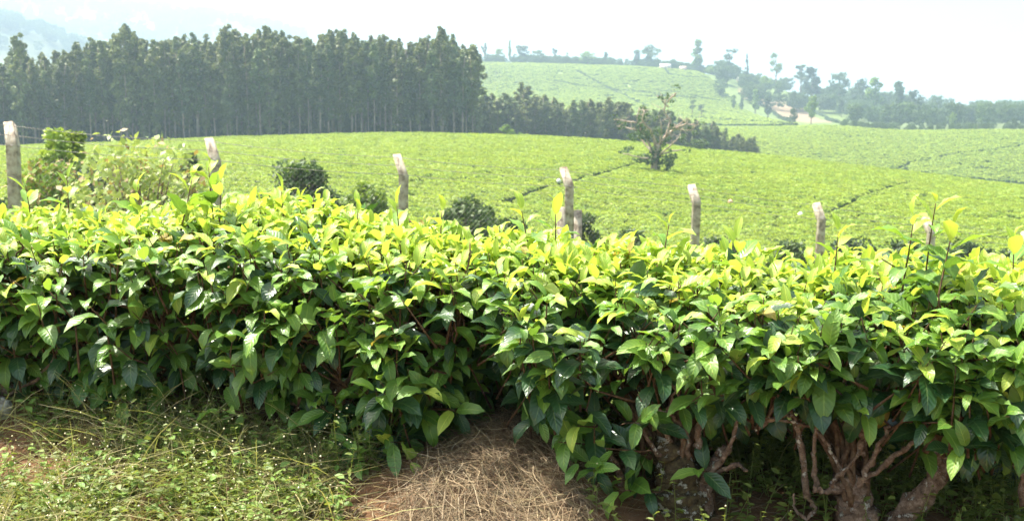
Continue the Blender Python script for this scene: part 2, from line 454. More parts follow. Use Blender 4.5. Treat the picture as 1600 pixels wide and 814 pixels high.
def in_poly(px, py, poly):
    c = np.zeros(px.shape, bool); n = len(poly)
    for i in range(n):
        (x0, y0), (x1, y1) = poly[i], poly[i - 1]
        c ^= ((y0 > py) != (y1 > py)) & (px < (x1 - x0) * (py - y0) / ((y1 - y0) or 1e-9) + x0)
    return c
def lonlat(x, y):
    """column of the photograph a ground point lies in, and its distance"""
    return np.interp(np.arctan2(x, y), COLAZ, COLS), np.hypot(x, y)
# patches of the far hillside, as (column, distance) outlines on the ground
BROWN_PATCH = [tuple(lonlat(*ground_at(a, b, 500, 1200)[:2])) for a, b in ((1150, 140), (1180, 150), (1250, 166), (1310, 192), (1262, 192), (1200, 168), (1165, 155))]
def ground_tint(x, y):
    s, v = sv(x, y); c, r = lonlat(x, y)
    k = np.empty(x.shape + (3,)); k[:] = MEADOW
    def put(mask, col): k[mask] = col
    front = np.cos(np.arctan2(x, y)) > 0
    put((r < 9), SOIL); put((v > .6) & (r < 12), MEADOW * .7); put((v < -1.25) & (r < 60), ROAD)
    n1 = fbm(x / 30, y / 30, 3)
    put((r > 80) & (r < 262) & front, FIELD_SOIL)
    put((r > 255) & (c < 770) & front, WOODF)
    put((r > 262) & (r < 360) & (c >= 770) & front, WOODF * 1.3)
    put((r > 372) & (r < 560) & (c > 1100) & front, FARF)
    put((r > 555) & (c >= 700) & front, FARF); put((r > 555) & (c > np.interp(r, [560, 760, 950], [1235, 1155, 1070])) & front, FARF * .78)
    put((r > 555) & (c >= 1330) & front, FARF * .62 + .015)
    put(in_poly(c, r, BROWN_PATCH), BROWN)
    put((r > 1300) & front, np.array([.16, .2, .09]))
    put((r > 1450) & (r < 1800) & front, WOODF * 1.2)
    put((r > 2000) & front, np.array([.11, .14, .07])); put((r > 2000) & (fbm(x / 160, y / 160, 3) > .06) & front, np.array([.22, .23, .12]))
    return k
azf = np.linspace(R(-29), R(29), 560)
azc = np.linspace(R(29), R(360 - 29), 90)[1:-1]
AZ = np.concatenate([azf, azc]); NA = len(AZ)
RR = np.concatenate([[.02], np.linspace(.3, 2.1, 10), np.linspace(2.2, 4.8, 90), np.geomspace(4.9, 80, 70), np.linspace(82, 280, 90), np.geomspace(284, 5200, 130), [9000, 15000]])
A, RG = np.meshgrid(AZ, RR)
gx, gy = RG * np.sin(A), RG * np.cos(A)
gz = terrain(np.minimum(RG, 5199) * np.sin(A), np.minimum(RG, 5199) * np.cos(A))
NR = len(RR)
i, j = np.meshgrid(np.arange(NR - 1), np.arange(NA), indexing='ij'); i = i.ravel(); j = j.ravel()
F = np.stack([i * NA + j, i * NA + (j + 1) % NA, (i + 1) * NA + (j + 1) % NA, (i + 1) * NA + j], 1)[:, ::-1]
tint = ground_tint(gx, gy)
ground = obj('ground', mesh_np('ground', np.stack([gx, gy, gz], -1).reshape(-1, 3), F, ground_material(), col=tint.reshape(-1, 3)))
tag(ground, kind='structure')

# ------------------------------------------------------------------ leaf shapes
def leaf_shape(rng, width=.45, curl=.5, fold=.25, wave=.05, rows=8):
    """blade of unit length along +X, upper side +Z; 3 columns by `rows` rows"""
    t = np.array([0, .09, .24, .42, .60, .77, .90, 1.0])
    w = width * .5 * np.array([.03, .50, .88, 1.0, .93, .68, .27, .01])
    ang = -curl * t ** 1.4 + .12
    dx = np.gradient(t)
    cx = np.concatenate([[0], np.cumsum(np.cos((ang[1:] + ang[:-1]) / 2) * np.diff(t))])
    cz = np.concatenate([[0], np.cumsum(np.sin((ang[1:] + ang[:-1]) / 2) * np.diff(t))])
    V, U = [], []
    tw = rng.normal(0, .12)
    for q in range(rows):
        for sgn in (-1, 0, 1):
            lift = abs(sgn) * w[q] * math.tan(fold) + (wave * math.sin(q * 2.3 + sgn * 1.3 + rng.random()) * w[q] * 2 if sgn else 0)
            yy = sgn * w[q] * math.cos(fold)
            nx, nz = -math.sin(ang[q]), math.cos(ang[q])
            V.append((cx[q] + nx * lift, yy + .05 * t[q] ** 2 * tw * 4, cz[q] + nz * lift + yy * tw * t[q]))
            U.append((.5 + .5 * sgn, t[q]))
    F = []
    for q in range(rows - 1):
        for c in range(2):
            F.append((q * 3 + c, (q + 1) * 3 + c, (q + 1) * 3 + c + 1, q * 3 + c + 1))
    return np.array(V), np.array(F), np.array(U)
_lr = np.random.default_rng(5)
SHAPES = [leaf_shape(_lr, _lr.uniform(.40, .52), cu, _lr.uniform(.12, .38), .10) for cu in (.2, .5, .75, .9, 1.1, 1.3, 1.55)]
SHAPES = [(V, F[:, ::-1] if np.cross(V[F[5, 1]] - V[F[5, 0]], V[F[5, 2]] - V[F[5, 0]])[2] < 0 else F, U) for V, F, U in SHAPES]
YSH = [leaf_shape(_lr, _lr.uniform(.36, .45), cu, _lr.uniform(.3, .55), .08) for cu in (.5, .9, 1.2, 1.6)]
YSH = [(V, F[:, ::-1] if np.cross(V[F[5, 1]] - V[F[5, 0]], V[F[5, 2]] - V[F[5, 0]])[2] < 0 else F, U) for V, F, U in YSH]
ALLSH = SHAPES + YSH
def frames(D, Nrm):
    """rotation matrices with X along D and Z close to Nrm"""
    X = D / (np.linalg.norm(D, axis=-1, keepdims=True) + 1e-9)
    Z = Nrm - X * (Nrm * X).sum(-1, keepdims=True)
    Z /= np.linalg.norm(Z, axis=-1, keepdims=True) + 1e-9
    Y = np.cross(Z, X)
    return np.stack([X, Y, Z], -1)
def bake(sel, P, M, L, sh, age):
    """joined leaf mesh arrays for the chosen leaves"""
    Vs, Fs, Us, Ms = [], [], [], []; n = 0
    for k, (V, F, U) in enumerate(ALLSH):
        idx = sel[sh[sel] == k]
        if not len(idx): continue
        W = np.einsum('nij,vj->nvi', M[idx] * L[idx][:, None, None], V) + P[idx][:, None]
        Vs.append(W.reshape(-1, 3)); Us.append(np.tile(U, (len(idx), 1)))
        Fs.append((F[None] + (np.arange(len(idx)) * len(V))[:, None, None]).reshape(-1, 4) + n)
        Ms.append(np.repeat(age[idx], len(F))); n += len(idx) * len(V)
    return np.concatenate(Vs), np.concatenate(Fs), np.concatenate(Us), np.concatenate(Ms)

# ------------------------------------------------------------------ the tea hedge in front
PXC = np.linspace(-420, 1990, 60)
SC = np.array([px_to_s(p) for p in PXC])
def s_to_px(s): return np.interp(s, SC, PXC)
TOPY = [(a_, b_ + 31) for a_, b_ in [(-400, 312), (0, 312), (150, 305), (300, 290), (340, 292), (450, 325), (620, 343), (800, 352), (950, 368), (1100, 376), (1250, 394), (1400, 390), (1470, 378), (1560, 398), (2000, 410)]]
LOWY = [(a_, b_ - 8) for a_, b_ in [(-400, 640), (0, 615), (60, 640), (150, 650), (260, 640), (310, 590), (370, 640), (450, 660), (500, 715), (600, 735), (660, 720), (710, 650), (770, 625), (820, 650), (880, 720), (930, 768), (1000, 765), (1060, 672), (1140, 685), (1210, 640), (1300, 645), (1420, 655), (1500, 735), (1600, 740), (2000, 745)]]
GAPS = [(272, 42, .26), (735, 62, .34), (1170, 45, .10), (1395, 36, .10), (60, 30, .06), (560, 25, .05)]
DEPTH = .78
def ztop(s):
    px = s_to_px(s); y = np.interp(px, *zip(*TOPY))
    d = (H0 @ HN + DEPTH * .8) / np.maximum(.2, np.sin(az_of(px)) * HN[0] + np.cos(az_of(px)) * HN[1])
    return EYE + d * tan_el(px, y)
def zlow(s):
    px = s_to_px(s); y = np.interp(px, *zip(*LOWY))
    d = (H0 @ HN) / np.maximum(.2, np.sin(az_of(px)) * HN[0] + np.cos(az_of(px)) * HN[1])
    return EYE + d * tan_el(px, y)
def vfront(s, t):
    px = s_to_px(s)
    g = sum(a * np.exp(-((px - c) / w) ** 2) for c, w, a in GAPS)
    prof = np.interp(t, [0, .15, .45, .7, .9, 1.0, 1.05], [.16, .06, -.04, -.05, .03, .14, .24])
    return prof + g * np.interp(t, [0, .6, 1], [1.15, .8, .15]) + .07 * fbm(s * 4.5 + 3, t * 3.1 + 9, 3) * 2

BOUND = [-420, 118, 283, 545, 775, 1145, 1395, 1990]
def bush_of(px): return np.clip(np.searchsorted(BOUND, px, side='right') - 1, 0, 6)
UP = np.array([0, 0, 1.0]); OUT = np.array([-HN[0], -HN[1], 0]); ALONG = np.array([HU[0], HU[1], 0])
rngL = np.random.default_rng(21)
LP, LD, LN, LS, LA, LSH, LB = [], [], [], [], [], [], []
STEMS = [[] for _ in range(7)]
def add_shoot(tip, D, n, zone, t, bush, seg=None):
    """one shoot: stem back from the tip with leaves in a spiral; zone top / front / tall"""
    r = rngL
    D = D / np.linalg.norm(D)
    seg = seg or r.uniform(.019, .031)
    bend = r.normal(0, .12, 3)
    q = np.arange(n)
    dist = q * seg
    P = tip - np.outer(dist, D) + np.outer(dist ** 2, bend) - np.outer(dist, [0, 0, 0])
    ex = .05 if zone != 'front' else float(r.uniform(.02, .13))
    base = tip - D * (n * seg + ex) + bend * (n * seg) ** 2 - UP * (r.uniform(-.03, .06) if zone == 'front' else 0) + (r.normal(0, .03, 3) if zone == 'front' else 0)
    rad = np.append(np.linspace(.0012, .0026, n), .0038)
    STEMS[bush].append((np.concatenate([P, base[None]]), rad))
    a = np.cross(D, [.3, .1, 1.0]); a /= np.linalg.norm(a) + 1e-9; b = np.cross(D, a)
    ph0 = r.uniform(0, 6.28)
    for k in range(n):
        ph = ph0 + k * 2.4 + r.normal(0, .25)
        radial = a * math.cos(ph) + b * math.sin(ph)
        if zone == 'front' and radial @ OUT < -.55: continue
        if zone == 'top':
            th = np.interp(k, [0, 1, 2, 6], [.5, .95, 1.2, 1.45]) + r.normal(0, .16); dr = np.interp(k, [0, 6], [0, .25])
        elif zone == 'tall':
            th = np.interp(k, [0, 2, 6], [.3, .8, 1.2]) + r.normal(0, .1); dr = .05 * k
        else:
            th = np.interp(k, [0, 2, 6], [.75, 1.15, 1.45]) + r.normal(0, .18); dr = r.uniform(-.2, .35) + (.75 if t < .28 else .15) * r.random()
        d = D * math.cos(th) + radial * math.sin(th) - UP * dr
        d /= np.linalg.norm(d)
        nrm = D * .6 + UP * .95 + OUT * ((.4 if t < .35 else .12) if zone == 'front' else .05) + r.normal(0, .22, 3)
        if zone == 'top':
            age = 0 if k < 2 else (0 if r.random() < .55 else 1) if k < 4 else (1 if r.random() < .55 else 2)
            L = [.062, .075, .084, .09, .094, .097][min(k, 5)]
        elif zone == 'tall':
            age = 0 if k < 3 else (1 if k < 5 else 2); L = [.06, .075, .09, .10, .105, .105][min(k, 5)]
        else:
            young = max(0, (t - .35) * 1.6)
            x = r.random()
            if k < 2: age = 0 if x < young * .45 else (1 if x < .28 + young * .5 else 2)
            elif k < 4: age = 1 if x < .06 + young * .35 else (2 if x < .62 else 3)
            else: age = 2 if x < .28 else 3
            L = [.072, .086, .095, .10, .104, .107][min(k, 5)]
        if r.random() < .007: age = 4
        L *= r.uniform(.68, 1.22)
        LP.append(P[k] + d * .006); LD.append(d); LN.append(nrm); LS.append(L); LA.append(age); LB.append(bush)
        LSH.append(int(r.integers(7, 11)) if age == 0 or (age == 1 and r.random() < .3) else int(r.integers(0, 7)))
# front face
NF = 1240
S0, S1 = SC[0] + .05, SC[-1] - .05
cnt = 0
while cnt < NF:
    s = rngL.uniform(S0, S1); t = rngL.random() ** .9
    zl, zt = float(zlow(s)), float(ztop(s)); z = zl + (zt - zl) * t
    if rngL.random() > .75 + .25 * min(1, t * 2.2): continue
    if t < .85 and float(fbm(s * 5.5 + 40, t * 4 + 7, 2)) < -.09 and rngL.random() < .85: continue
    inner = 0 if rngL.random() < .72 else rngL.uniform(.05, .22)
    v = float(vfront(s, t)) + inner + rngL.normal(0, .025)
    x, y = from_sv(s, v)
    D = UP * np.interp(t, [0, .25, .5, 1], [.2, .6, .85, 1.0]) + OUT * np.interp(t, [0, .25, .5, 1], [.9, .75, .6, .35]) + ALONG * rngL.normal(0, .4) + rngL.normal(0, .12, 3)
    add_shoot(np.array([x, y, z]), D, int(rngL.integers(4, 7)), 'front', t - inner * 1.2, int(bush_of(s_to_px(s))))
    cnt += 1
# plucked top
for _ in range(1280):
    s = rngL.uniform(S0, S1); u = rngL.random()
    zt = float(ztop(s)); v0 = float(vfront(s, 1.0)); v = v0 + (DEPTH + .08 - v0) * u
    z = zt - .05 * (1 - min(1, u * 2.5)) ** 2 + .030 * float(fbm(s * 6, v * 6, 2)) * 2 + rngL.normal(0, .010) - .05 * max(0, (u - .85) / .15)
    x, y = from_sv(s, v)
    D = UP + OUT * np.interp(u, [0, .4, 1], [.45, .08, -.25]) + rngL.normal(0, .22, 3)
    add_shoot(np.array([x, y, z]), D, int(rngL.integers(5, 8)), 'top', 1.0, int(bush_of(s_to_px(s))), rngL.uniform(.014, .024))
# long shoots left by the pluckers
for px, py, vv, n in ((326, 262, .40, 8), (300, 281, .35, 7), (345, 283, .30, 7), (105, 281, .5, 7), (215, 292, .45, 6), (1462, 318, .22, 10), (1428, 340, .26, 8), (1490, 352, .2, 8), (1310, 362, .45, 6), (1045, 352, .5, 6), (690, 332, .5, 6), (620, 322, .5, 6), (815, 330, .4, 7), (868, 326, .5, 7), (560, 322, .5, 6), (1585, 372, .4, 7), (40, 290, .5, 6), (440, 300, .5, 6), (1150, 372, .5, 6)):
    add_shoot(px_at_v(px, py, vv), UP + rngL.normal(0, .14, 3), n, 'tall', 1.0, int(bush_of(px)), .024)
# bright young sprays on the shaded face and low hanging shoots
for px, py, vv in ((590, 560, -.05), (535, 690, -.02), (660, 610, -.04), (705, 640, 0), (870, 580, -.06), (1110, 615, -.05), (1090, 735, -.02), (1540, 560, -.1), (1480, 660, -.1), (1570, 650, -.12), (1510, 700, -.1), (965, 750, -.04), (905, 665, -.05), (360, 570, -.05), (345, 640, 0), (130, 570, .02), (600, 700, 0), (1290, 540, -.08), (1210, 550, -.08), (160, 625, .0), (1000, 660, -.05), (1340, 640, -.02), (1240, 620, -.02), (930, 735, -.06), (968, 765, -.05), (872, 690, -.03), (906, 722, -.05), (945, 700, -.06), (845, 655, 0), (640, 720, -.04), (610, 690, -.04), (560, 720, -.04)):
    add_shoot(px_at_v(px, py, vv), OUT * .8 + UP * .25 + ALONG * rngL.normal(0, .5), 5, 'front', .5, int(bush_of(px)), .03)
# sparse leaves through the body of the bushes and on the far side
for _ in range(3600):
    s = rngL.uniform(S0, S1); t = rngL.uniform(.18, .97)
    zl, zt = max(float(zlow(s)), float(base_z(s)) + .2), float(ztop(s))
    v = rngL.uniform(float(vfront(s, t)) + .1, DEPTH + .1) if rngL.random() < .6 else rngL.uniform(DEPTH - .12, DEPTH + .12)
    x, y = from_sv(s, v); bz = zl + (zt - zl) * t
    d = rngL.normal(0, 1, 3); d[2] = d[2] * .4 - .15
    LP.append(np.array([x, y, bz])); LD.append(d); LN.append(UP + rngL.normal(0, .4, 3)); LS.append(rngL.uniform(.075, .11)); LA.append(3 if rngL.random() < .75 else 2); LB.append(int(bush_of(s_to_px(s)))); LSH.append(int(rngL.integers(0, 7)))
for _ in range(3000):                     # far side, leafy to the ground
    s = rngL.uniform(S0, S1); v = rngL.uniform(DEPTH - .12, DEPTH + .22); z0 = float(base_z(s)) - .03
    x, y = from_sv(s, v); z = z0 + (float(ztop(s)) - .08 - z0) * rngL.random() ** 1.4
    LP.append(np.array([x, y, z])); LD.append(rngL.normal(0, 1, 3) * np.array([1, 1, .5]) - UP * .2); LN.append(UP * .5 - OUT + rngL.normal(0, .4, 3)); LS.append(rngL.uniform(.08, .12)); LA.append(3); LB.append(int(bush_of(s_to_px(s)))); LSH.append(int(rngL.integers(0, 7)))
LP = np.array(LP); LS = np.array(LS); LA = np.array(LA); LB = np.array(LB); LSH = np.array(LSH)
LM = frames(np.array(LD), np.array(LN))
# how much of each leaf shows: coarse depth buffer over the frame
def visible_share():
    BW, BH = 533, 271
    bu, bv = np.meshgrid(np.linspace(.04, .96, 14), np.linspace(-.8, .8, 5)); bu = bu.ravel(); bv = bv.ravel()
    zb = np.full(BW * BH, 1e9); idx = []
    for k, (V, F, U) in enumerate(ALLSH):
        sel = np.where(LSH == k)[0]
        if not len(sel): continue
        q = bu * 7; q0 = np.minimum(q.astype(int), 6); w = (q - q0)[:, None]
        mid = V[q0 * 3 + 1] * (1 - w) + V[q0 * 3 + 4] * w
        lo = V[q0 * 3] * (1 - w) + V[q0 * 3 + 3] * w; hi = V[q0 * 3 + 2] * (1 - w) + V[q0 * 3 + 5] * w
        pt = np.where(bv[:, None] < 0, mid + (lo - mid) * -bv[:, None], mid + (hi - mid) * bv[:, None])
        W = np.einsum('nij,vj->nvi', LM[sel] * LS[sel][:, None, None], pt) + LP[sel][:, None]
        px, py, d = project(W)
        ix = (px / 3).astype(int); iy = (py / 3).astype(int)
        ok = (ix >= 0) & (ix < BW) & (iy >= 0) & (iy < BH)
        own = np.broadcast_to(sel[:, None], ix.shape)
        idx.append((iy[ok] * BW + ix[ok], d[ok], own[ok]))
    c = np.concatenate([a[0] for a in idx]); d = np.concatenate([a[1] for a in idx]); o = np.concatenate([a[2] for a in idx])
    np.minimum.at(zb, c, d)
    win = d <= zb[c] + 1e-9
    return np.bincount(o[win], minlength=len(LP))
VIS = visible_share()
BUSH_LABEL = ['dense tea bush at the left end of the hedge, pale stone at its foot',
              'shaded tea bush above the weeds, second from the left end of the hedge',
              'tea bush with the tallest tuft of shoots, in front of the second fence post',
              'tea bush with low hanging leaves, directly left of the dry grass heap',
              'broad tea bush with mossy stump, directly right of the dry grass heap',
              'tea bush with forked pale trunk and curved low branch, second from the right end',
              'tea bush with large drooping leaves and long shoots at the right end']
TRUNKPX = [8, 262, 485, 690, 1075, 1340, 1415]
TRUNKV = [.10, .30, .16, .42, .09, .12, .14]
BUSHES = []
for b in range(7):
    s = px_to_s(TRUNKPX[b], TRUNKV[b]); x, y = from_sv(s, TRUNKV[b])
    BUSHES.append(empty('tea_bush', (x, y, drop(x, y) - .01), BUSH_LABEL[b], 'tea bush', 'bushes of the tea hedge'))
# meshes shared by all leaf objects: shape x age
LEAFMESH = {}
def leaf_mesh(k, a):
    if (k, a) not in LEAFMESH:
        V, F, U = ALLSH[k]; LEAFMESH[k, a] = mesh_np('leaf', V, F, LEAF[a], uv=U)
    return LEAFMESH[k, a]
for b, bo in enumerate(BUSHES):
    mine = np.where(LB == b)[0]
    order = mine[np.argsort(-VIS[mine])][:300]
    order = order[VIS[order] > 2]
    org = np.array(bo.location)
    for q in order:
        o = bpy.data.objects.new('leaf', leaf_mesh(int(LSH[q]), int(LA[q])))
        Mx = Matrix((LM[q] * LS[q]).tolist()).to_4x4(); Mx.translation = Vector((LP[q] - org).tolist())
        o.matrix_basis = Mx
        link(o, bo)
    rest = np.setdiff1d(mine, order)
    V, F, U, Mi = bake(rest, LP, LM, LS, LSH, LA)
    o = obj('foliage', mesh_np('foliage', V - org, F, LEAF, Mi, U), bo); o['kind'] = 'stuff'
    tw = MB()
    for P, rad in STEMS[b]: tw.tube(P - org, rad, 4)
    o = tw.build('twigs', TWIG, bo); o['kind'] = 'stuff'

# trunks and branches
def wander(p0, p1, n, amp, rng):
    t = np.linspace(0, 1, n)[:, None]
    P = np.asarray(p0) * (1 - t) + np.asarray(p1) * t
    k = rng.normal(0, amp, (n, 3)); k = np.cumsum(k, 0); k -= k[-1] * t
    k -= k[0] * (1 - t)
    return P + k
rb = np.random.default_rng(33)
def pl(pts, v):
    out = []
    for i, q in enumerate(pts):
        out.append(px_at_v(q[0], q[1], q[2] if len(q) > 2 else v))
    return np.array(out)
def refine(P, n, amp, rng):
    t = np.linspace(0, len(P) - 1, n); i = np.minimum(t.astype(int), len(P) - 2); w = (t - i)[:, None]
    # catmull-rom through the points
    g = lambda k: P[np.clip(k, 0, len(P) - 1)]
    a, b, c, d = g(i - 1), g(i), g(i + 1), g(i + 2)
    Q = .5 * (2 * b + (c - a) * w + (2 * a - 5 * b + 4 * c - d) * w**2 + (3 * b - 3 * c + d - a) * w**3)
    return Q + rng.normal(0, amp, Q.shape)
TRUNKS = {  # (pixel polyline, radii, material)
    0: [([(2, 680), (6, 640), (14, 600), (22, 560)], (.040, .034, .03, .02), BARK)],
    1: [([(262, 665), (268, 625), (275, 585), (262, 530)], (.022, .02, .017, .012), BARK)],
    2: [([(488, 720), (492, 680), (505, 635), (530, 590)], (.030, .026, .022, .014), BARK), ([(478, 706), (486, 680), (500, 640), (495, 600)], (.010, .010, .008, .006), BARK)],
    3: [([(690, 700), (685, 650), (672, 600), (690, 540)], (.028, .024, .02, .012), BARK)],
    4: [([(1068, 850), (1066, 800), (1058, 745), (1040, 690)], (.085, .080, .064, .034), MOSS), ([(1092, 840), (1098, 785), (1105, 745), (1135, 700)], (.034, .030, .022, .014), BARK),
        ([(960, 830), (968, 790), (975, 740)], (.030, .026, .012), MOSS)],
    5: [([(1345, 850), (1338, 800), (1330, 765), (1318, 745)], (.056, .050, .042, .026), BARK)],
    6: [([(1380, 840), (1425, 790), (1462, 750), (1470, 715), (1458, 685), (1462, 640)], (.031, .028, .026, .025, .020, .015), BARK)]}
LIMBS = {
    0: [[(14, 600), (40, 560), (70, 500)], [(8, 620), (60, 590), (95, 540)], [(16, 590), (-30, 540), (-60, 480)]],
    1: [[(270, 600), (240, 560), (200, 500)], [(272, 590), (290, 540), (300, 470)]],
    2: [[(500, 645), (470, 600), (440, 520)], [(505, 640), (545, 590), (560, 540)], [(500, 650), (430, 610), (410, 560), (405, 520)], [(520, 640), (530, 600), (520, 540)], [(560, 690), (565, 640), (578, 600)], [(590, 660), (592, 610), (600, 570)]],
    3: [[(680, 630), (640, 590), (610, 540)], [(676, 610), (720, 560), (740, 500)], [(640, 735), (660, 690), (690, 640)], [(790, 665), (812, 650), (830, 640)]],
    4: [[(1068, 750), (1040, 722), (1010, 685), (1000, 640)], [(1100, 750), (1130, 715), (1142, 690), (1160, 640)], [(1050, 700), (1040, 660), (1060, 600)], [(1075, 715), (1072, 670), (1050, 650), (1020, 640)], [(1090, 700), (1092, 660), (1088, 620)], [(972, 760), (960, 720), (930, 690)], [(1110, 745), (1150, 725), (1165, 735)], [(935, 800), (932, 765), (938, 700)]],
    5: [[(1325, 765), (1290, 768), (1272, 762)], [(1330, 770), (1300, 755), (1320, 735), (1345, 705)], [(1335, 770), (1362, 720), (1390, 665)], [(1348, 752), (1395, 715), (1430, 688)], [(1260, 775), (1252, 700), (1238, 650), (1205, 615)], [(1262, 775), (1275, 795), (1262, 808), (1245, 798), (1240, 770)], [(1318, 740), (1290, 690), (1262, 665), (1180, 650)], [(1275, 760), (1272, 700), (1280, 640)], [(1345, 710), (1350, 660), (1340, 600)], [(1180, 668), (1215, 652), (1235, 648)]],
    6: [[(1464, 700), (1500, 660), (1530, 600)], [(1462, 690), (1430, 640), (1420, 590)], [(1470, 720), (1530, 700), (1580, 650)], [(1600, 790), (1590, 720), (1560, 640), (1540, 560)]]}
for b, bo in enumerate(BUSHES):
    org = np.array(bo.location)
    for pts, rad, m in TRUNKS[b]:
        P = refine(pl(pts, TRUNKV[b]), 30, .0028, rb)
        r_ = np.interp(np.linspace(0, 1, 30), np.linspace(0, 1, len(rad)), rad) * (1 + .10 * np.sin(np.arange(30) * 1.1 + b) * rb.random(30))
        MB().tube(P - org, r_, 14, .085, rb).build('trunk', m, bo)
    root = pl([TRUNKS[b][0][0][-2][:2]], TRUNKV[b])[0]
    for pts in LIMBS[b]:
        vs = np.linspace(TRUNKV[b] - .02, TRUNKV[b] - .06, len(pts))
        P = refine(pl([(q[0], q[1], v) for q, v in zip(pts, vs)], 0), 18, .0026, rb)
        big = .0095 if b >= 4 else .0075
        MB().tube(P - org, np.linspace(big, big * .45, 18) * rb.uniform(.6, 1.3) * (1 + .15 * rb.normal(0, 1, 18)), 8, .10, rb).build('branch', BARK, bo)
    lo, hi = BOUND[b], BOUND[b + 1]
    for k in range(16):                                   # inner branches fanning up into the canopy
        px = rb.uniform(max(lo, -250) + 10, min(hi, 1800) - 10); s = px_to_s(px, .3); v = rb.uniform(.08, DEPTH - .1)
        zt = float(ztop(s)); x, y = from_sv(s, v)
        end = np.array([x, y, zt - rb.uniform(.08, .22)])
        st = root + rb.normal(0, .02, 3)
        P = wander(st, end, 12, .012, rb); P[:, 2] += .05 * np.sin(np.linspace(0, math.pi, 12))
        tw = MB().tube(P - org, np.linspace(.0095, .0035, 12), 6, .08, rb)
        for q in range(3):
            p0 = P[rb.integers(5, 10)]; e = p0 + np.array([rb.normal(0, .10), rb.normal(0, .08), rb.uniform(.06, .16)])
            tw.tube(wander(p0, e, 6, .006, rb) - org, np.linspace(.0045, .002, 6), 5)
        tw.build('branch', TWIG, bo)

# ------------------------------------------------------------------ heap of dry cut grass between two bushes
rs = np.random.default_rng(44)
hs, hv = px_to_s(790), -.05
hx, hy = from_sv(hs, hv)
heap = empty('dry_grass_heap', (hx, hy, drop(hx, hy)), 'heap of dry straw-coloured cut grass lying in the gap of the tea hedge', 'dry grass')
horg = np.array(heap.location)
# outline of the heap on the bank: left and right edge (s) against v
_edge = []
for xl, xr, yy in ((600, 960, 830), (618, 950, 790), (655, 940, 745), (700, 925, 705), (745, 905, 672), (775, 880, 645)):
    zz = [ground_at(q, yy, 2.2, 6.0) for q in (xl, xr)]
    _edge.append([sv(*zz[0][:2]), sv(*zz[1][:2])])
_ev = [(e[0][1] + e[1][1]) / 2 for e in _edge]; _el = [e[0][0] for e in _edge]; _er = [e[1][0] for e in _edge]
def heap_h(s, v):
    l = np.interp(v, _ev, _el); r_ = np.interp(v, _ev, _er)
    q = np.minimum(s - l, r_ - s) / .12
    return .045 * smooth(-.35, 1.0, q + .5 * fbm(s * 9, v * 9, 2)) * smooth(_ev[-1] + .12, _ev[-1] - .08, v) * smooth(_ev[0] - .5, _ev[0] - .2, v)
def heap_z(s, v):
    x, y = from_sv(s, v); return terrain(x, y) + heap_h(s, v) + .09 * fbm(s * 6 + 3, v * 6, 4) * (heap_h(s, v) > .01)
gs, gv = np.meshgrid(np.linspace(hs - .50, hs + .50, 60), np.linspace(_ev[0] - .4, _ev[-1] + .1, 64))
x, y = from_sv(gs, gv); z = heap_z(gs, gv) - .016 - .05 * (heap_h(gs, gv) < .012)
i, j = np.meshgrid(np.arange(63), np.arange(59), indexing='ij'); i = i.ravel(); j = j.ravel()
F = np.stack([i * 60 + j, i * 60 + j + 1, (i + 1) * 60 + j + 1, (i + 1) * 60 + j], 1)
obj('matted_core', mesh_np('matted_core', np.stack([x, y, z], -1).reshape(-1, 3) - horg, F, EARTH), heap)
def ribbons(P0, D, Nn, L, W, bendv, seg=4):
    """n curved flat strips: start points, directions, side vectors, lengths, widths, bend vectors"""
    n = len(P0); t = np.linspace(0, 1, seg + 1)
    C_ = P0[:, None] + D[:, None] * (L[:, None] * t)[..., None] + bendv[:, None] * (t ** 2)[None, :, None] * L[:, None, None]
    w = (W[:, None] * np.interp(t, [0, .7, 1], [1, .8, .15]))[..., None] * .5
    V = np.stack([C_ - Nn[:, None] * w, C_ + Nn[:, None] * w], 2).reshape(-1, 3)
    k = np.arange(seg); f = np.stack([2 * k, 2 * k + 1, 2 * k + 3, 2 * k + 2], 1)
    F = (f[None] + (np.arange(n) * 2 * (seg + 1))[:, None, None]).reshape(-1, 4)
    return V, F
def straw_material():
    m, n_, l, p = mat('cut_grass')
    a = n_.new('ShaderNodeAttribute'); a.attribute_name = 'tint'; l.new(a.outputs['Color'], p.inputs['Base Color'])
    p.inputs['Roughness'].default_value = .7; p.inputs['Specular IOR Level'].default_value = .3
    return m
def straw_tint(n, rng):
    pal = np.array([[.44, .36, .235], [.32, .25, .155], [.19, .135, .08], [.52, .46, .33], [.27, .235, .13], [.36, .275, .17]])
    return pal[rng.choice(6, n, p=[.24, .24, .2, .1, .1, .12])] * rng.uniform(.34, .78, (n, 1)) * np.array([1.04, .96, .84])
def unit(a): return a / (np.linalg.norm(a, axis=-1, keepdims=True) + 1e-9)
n = 15000
s = hs + rs.uniform(-.45, .45, n); v = rs.uniform(_ev[0] - .25, _ev[-1] + .08, n)
keep = heap_h(s, v) + rs.normal(0, .006, n) > .012; s, v = s[keep], v[keep]; n = len(s)
x, y = from_sv(s, v); z = heap_z(s, v) + rs.uniform(-.02, .014, n)
ang = rs.normal(.5, .75, n) + np.where(rs.random(n) < .3, rs.uniform(-1.5, 1.5, n), 0)
sgn = np.where(rs.random(n) < .5, -1, 1)
L = rs.uniform(.05, .17, n)
ds, dv = np.cos(ang) * sgn, -np.sin(ang) * sgn
z2 = heap_z(s + ds * L, v + dv * L) + rs.uniform(-.014, .014, n)
D = ds[:, None] * ALONG + dv[:, None] * np.array([HN[0], HN[1], 0]) + ((z2 - z) / L)[:, None] * UP
side = unit(np.cross(D, UP) + rs.normal(0, .5, (n, 3)))
V, F = ribbons(np.stack([x, y, z], 1), D, side, L, rs.uniform(.0009, .0025, n), rs.normal(0, .45, (n, 3)) * np.array([1, 1, .35]))
STRAWC = straw_material()
tc = np.repeat(straw_tint(n, rs), 10, 0)
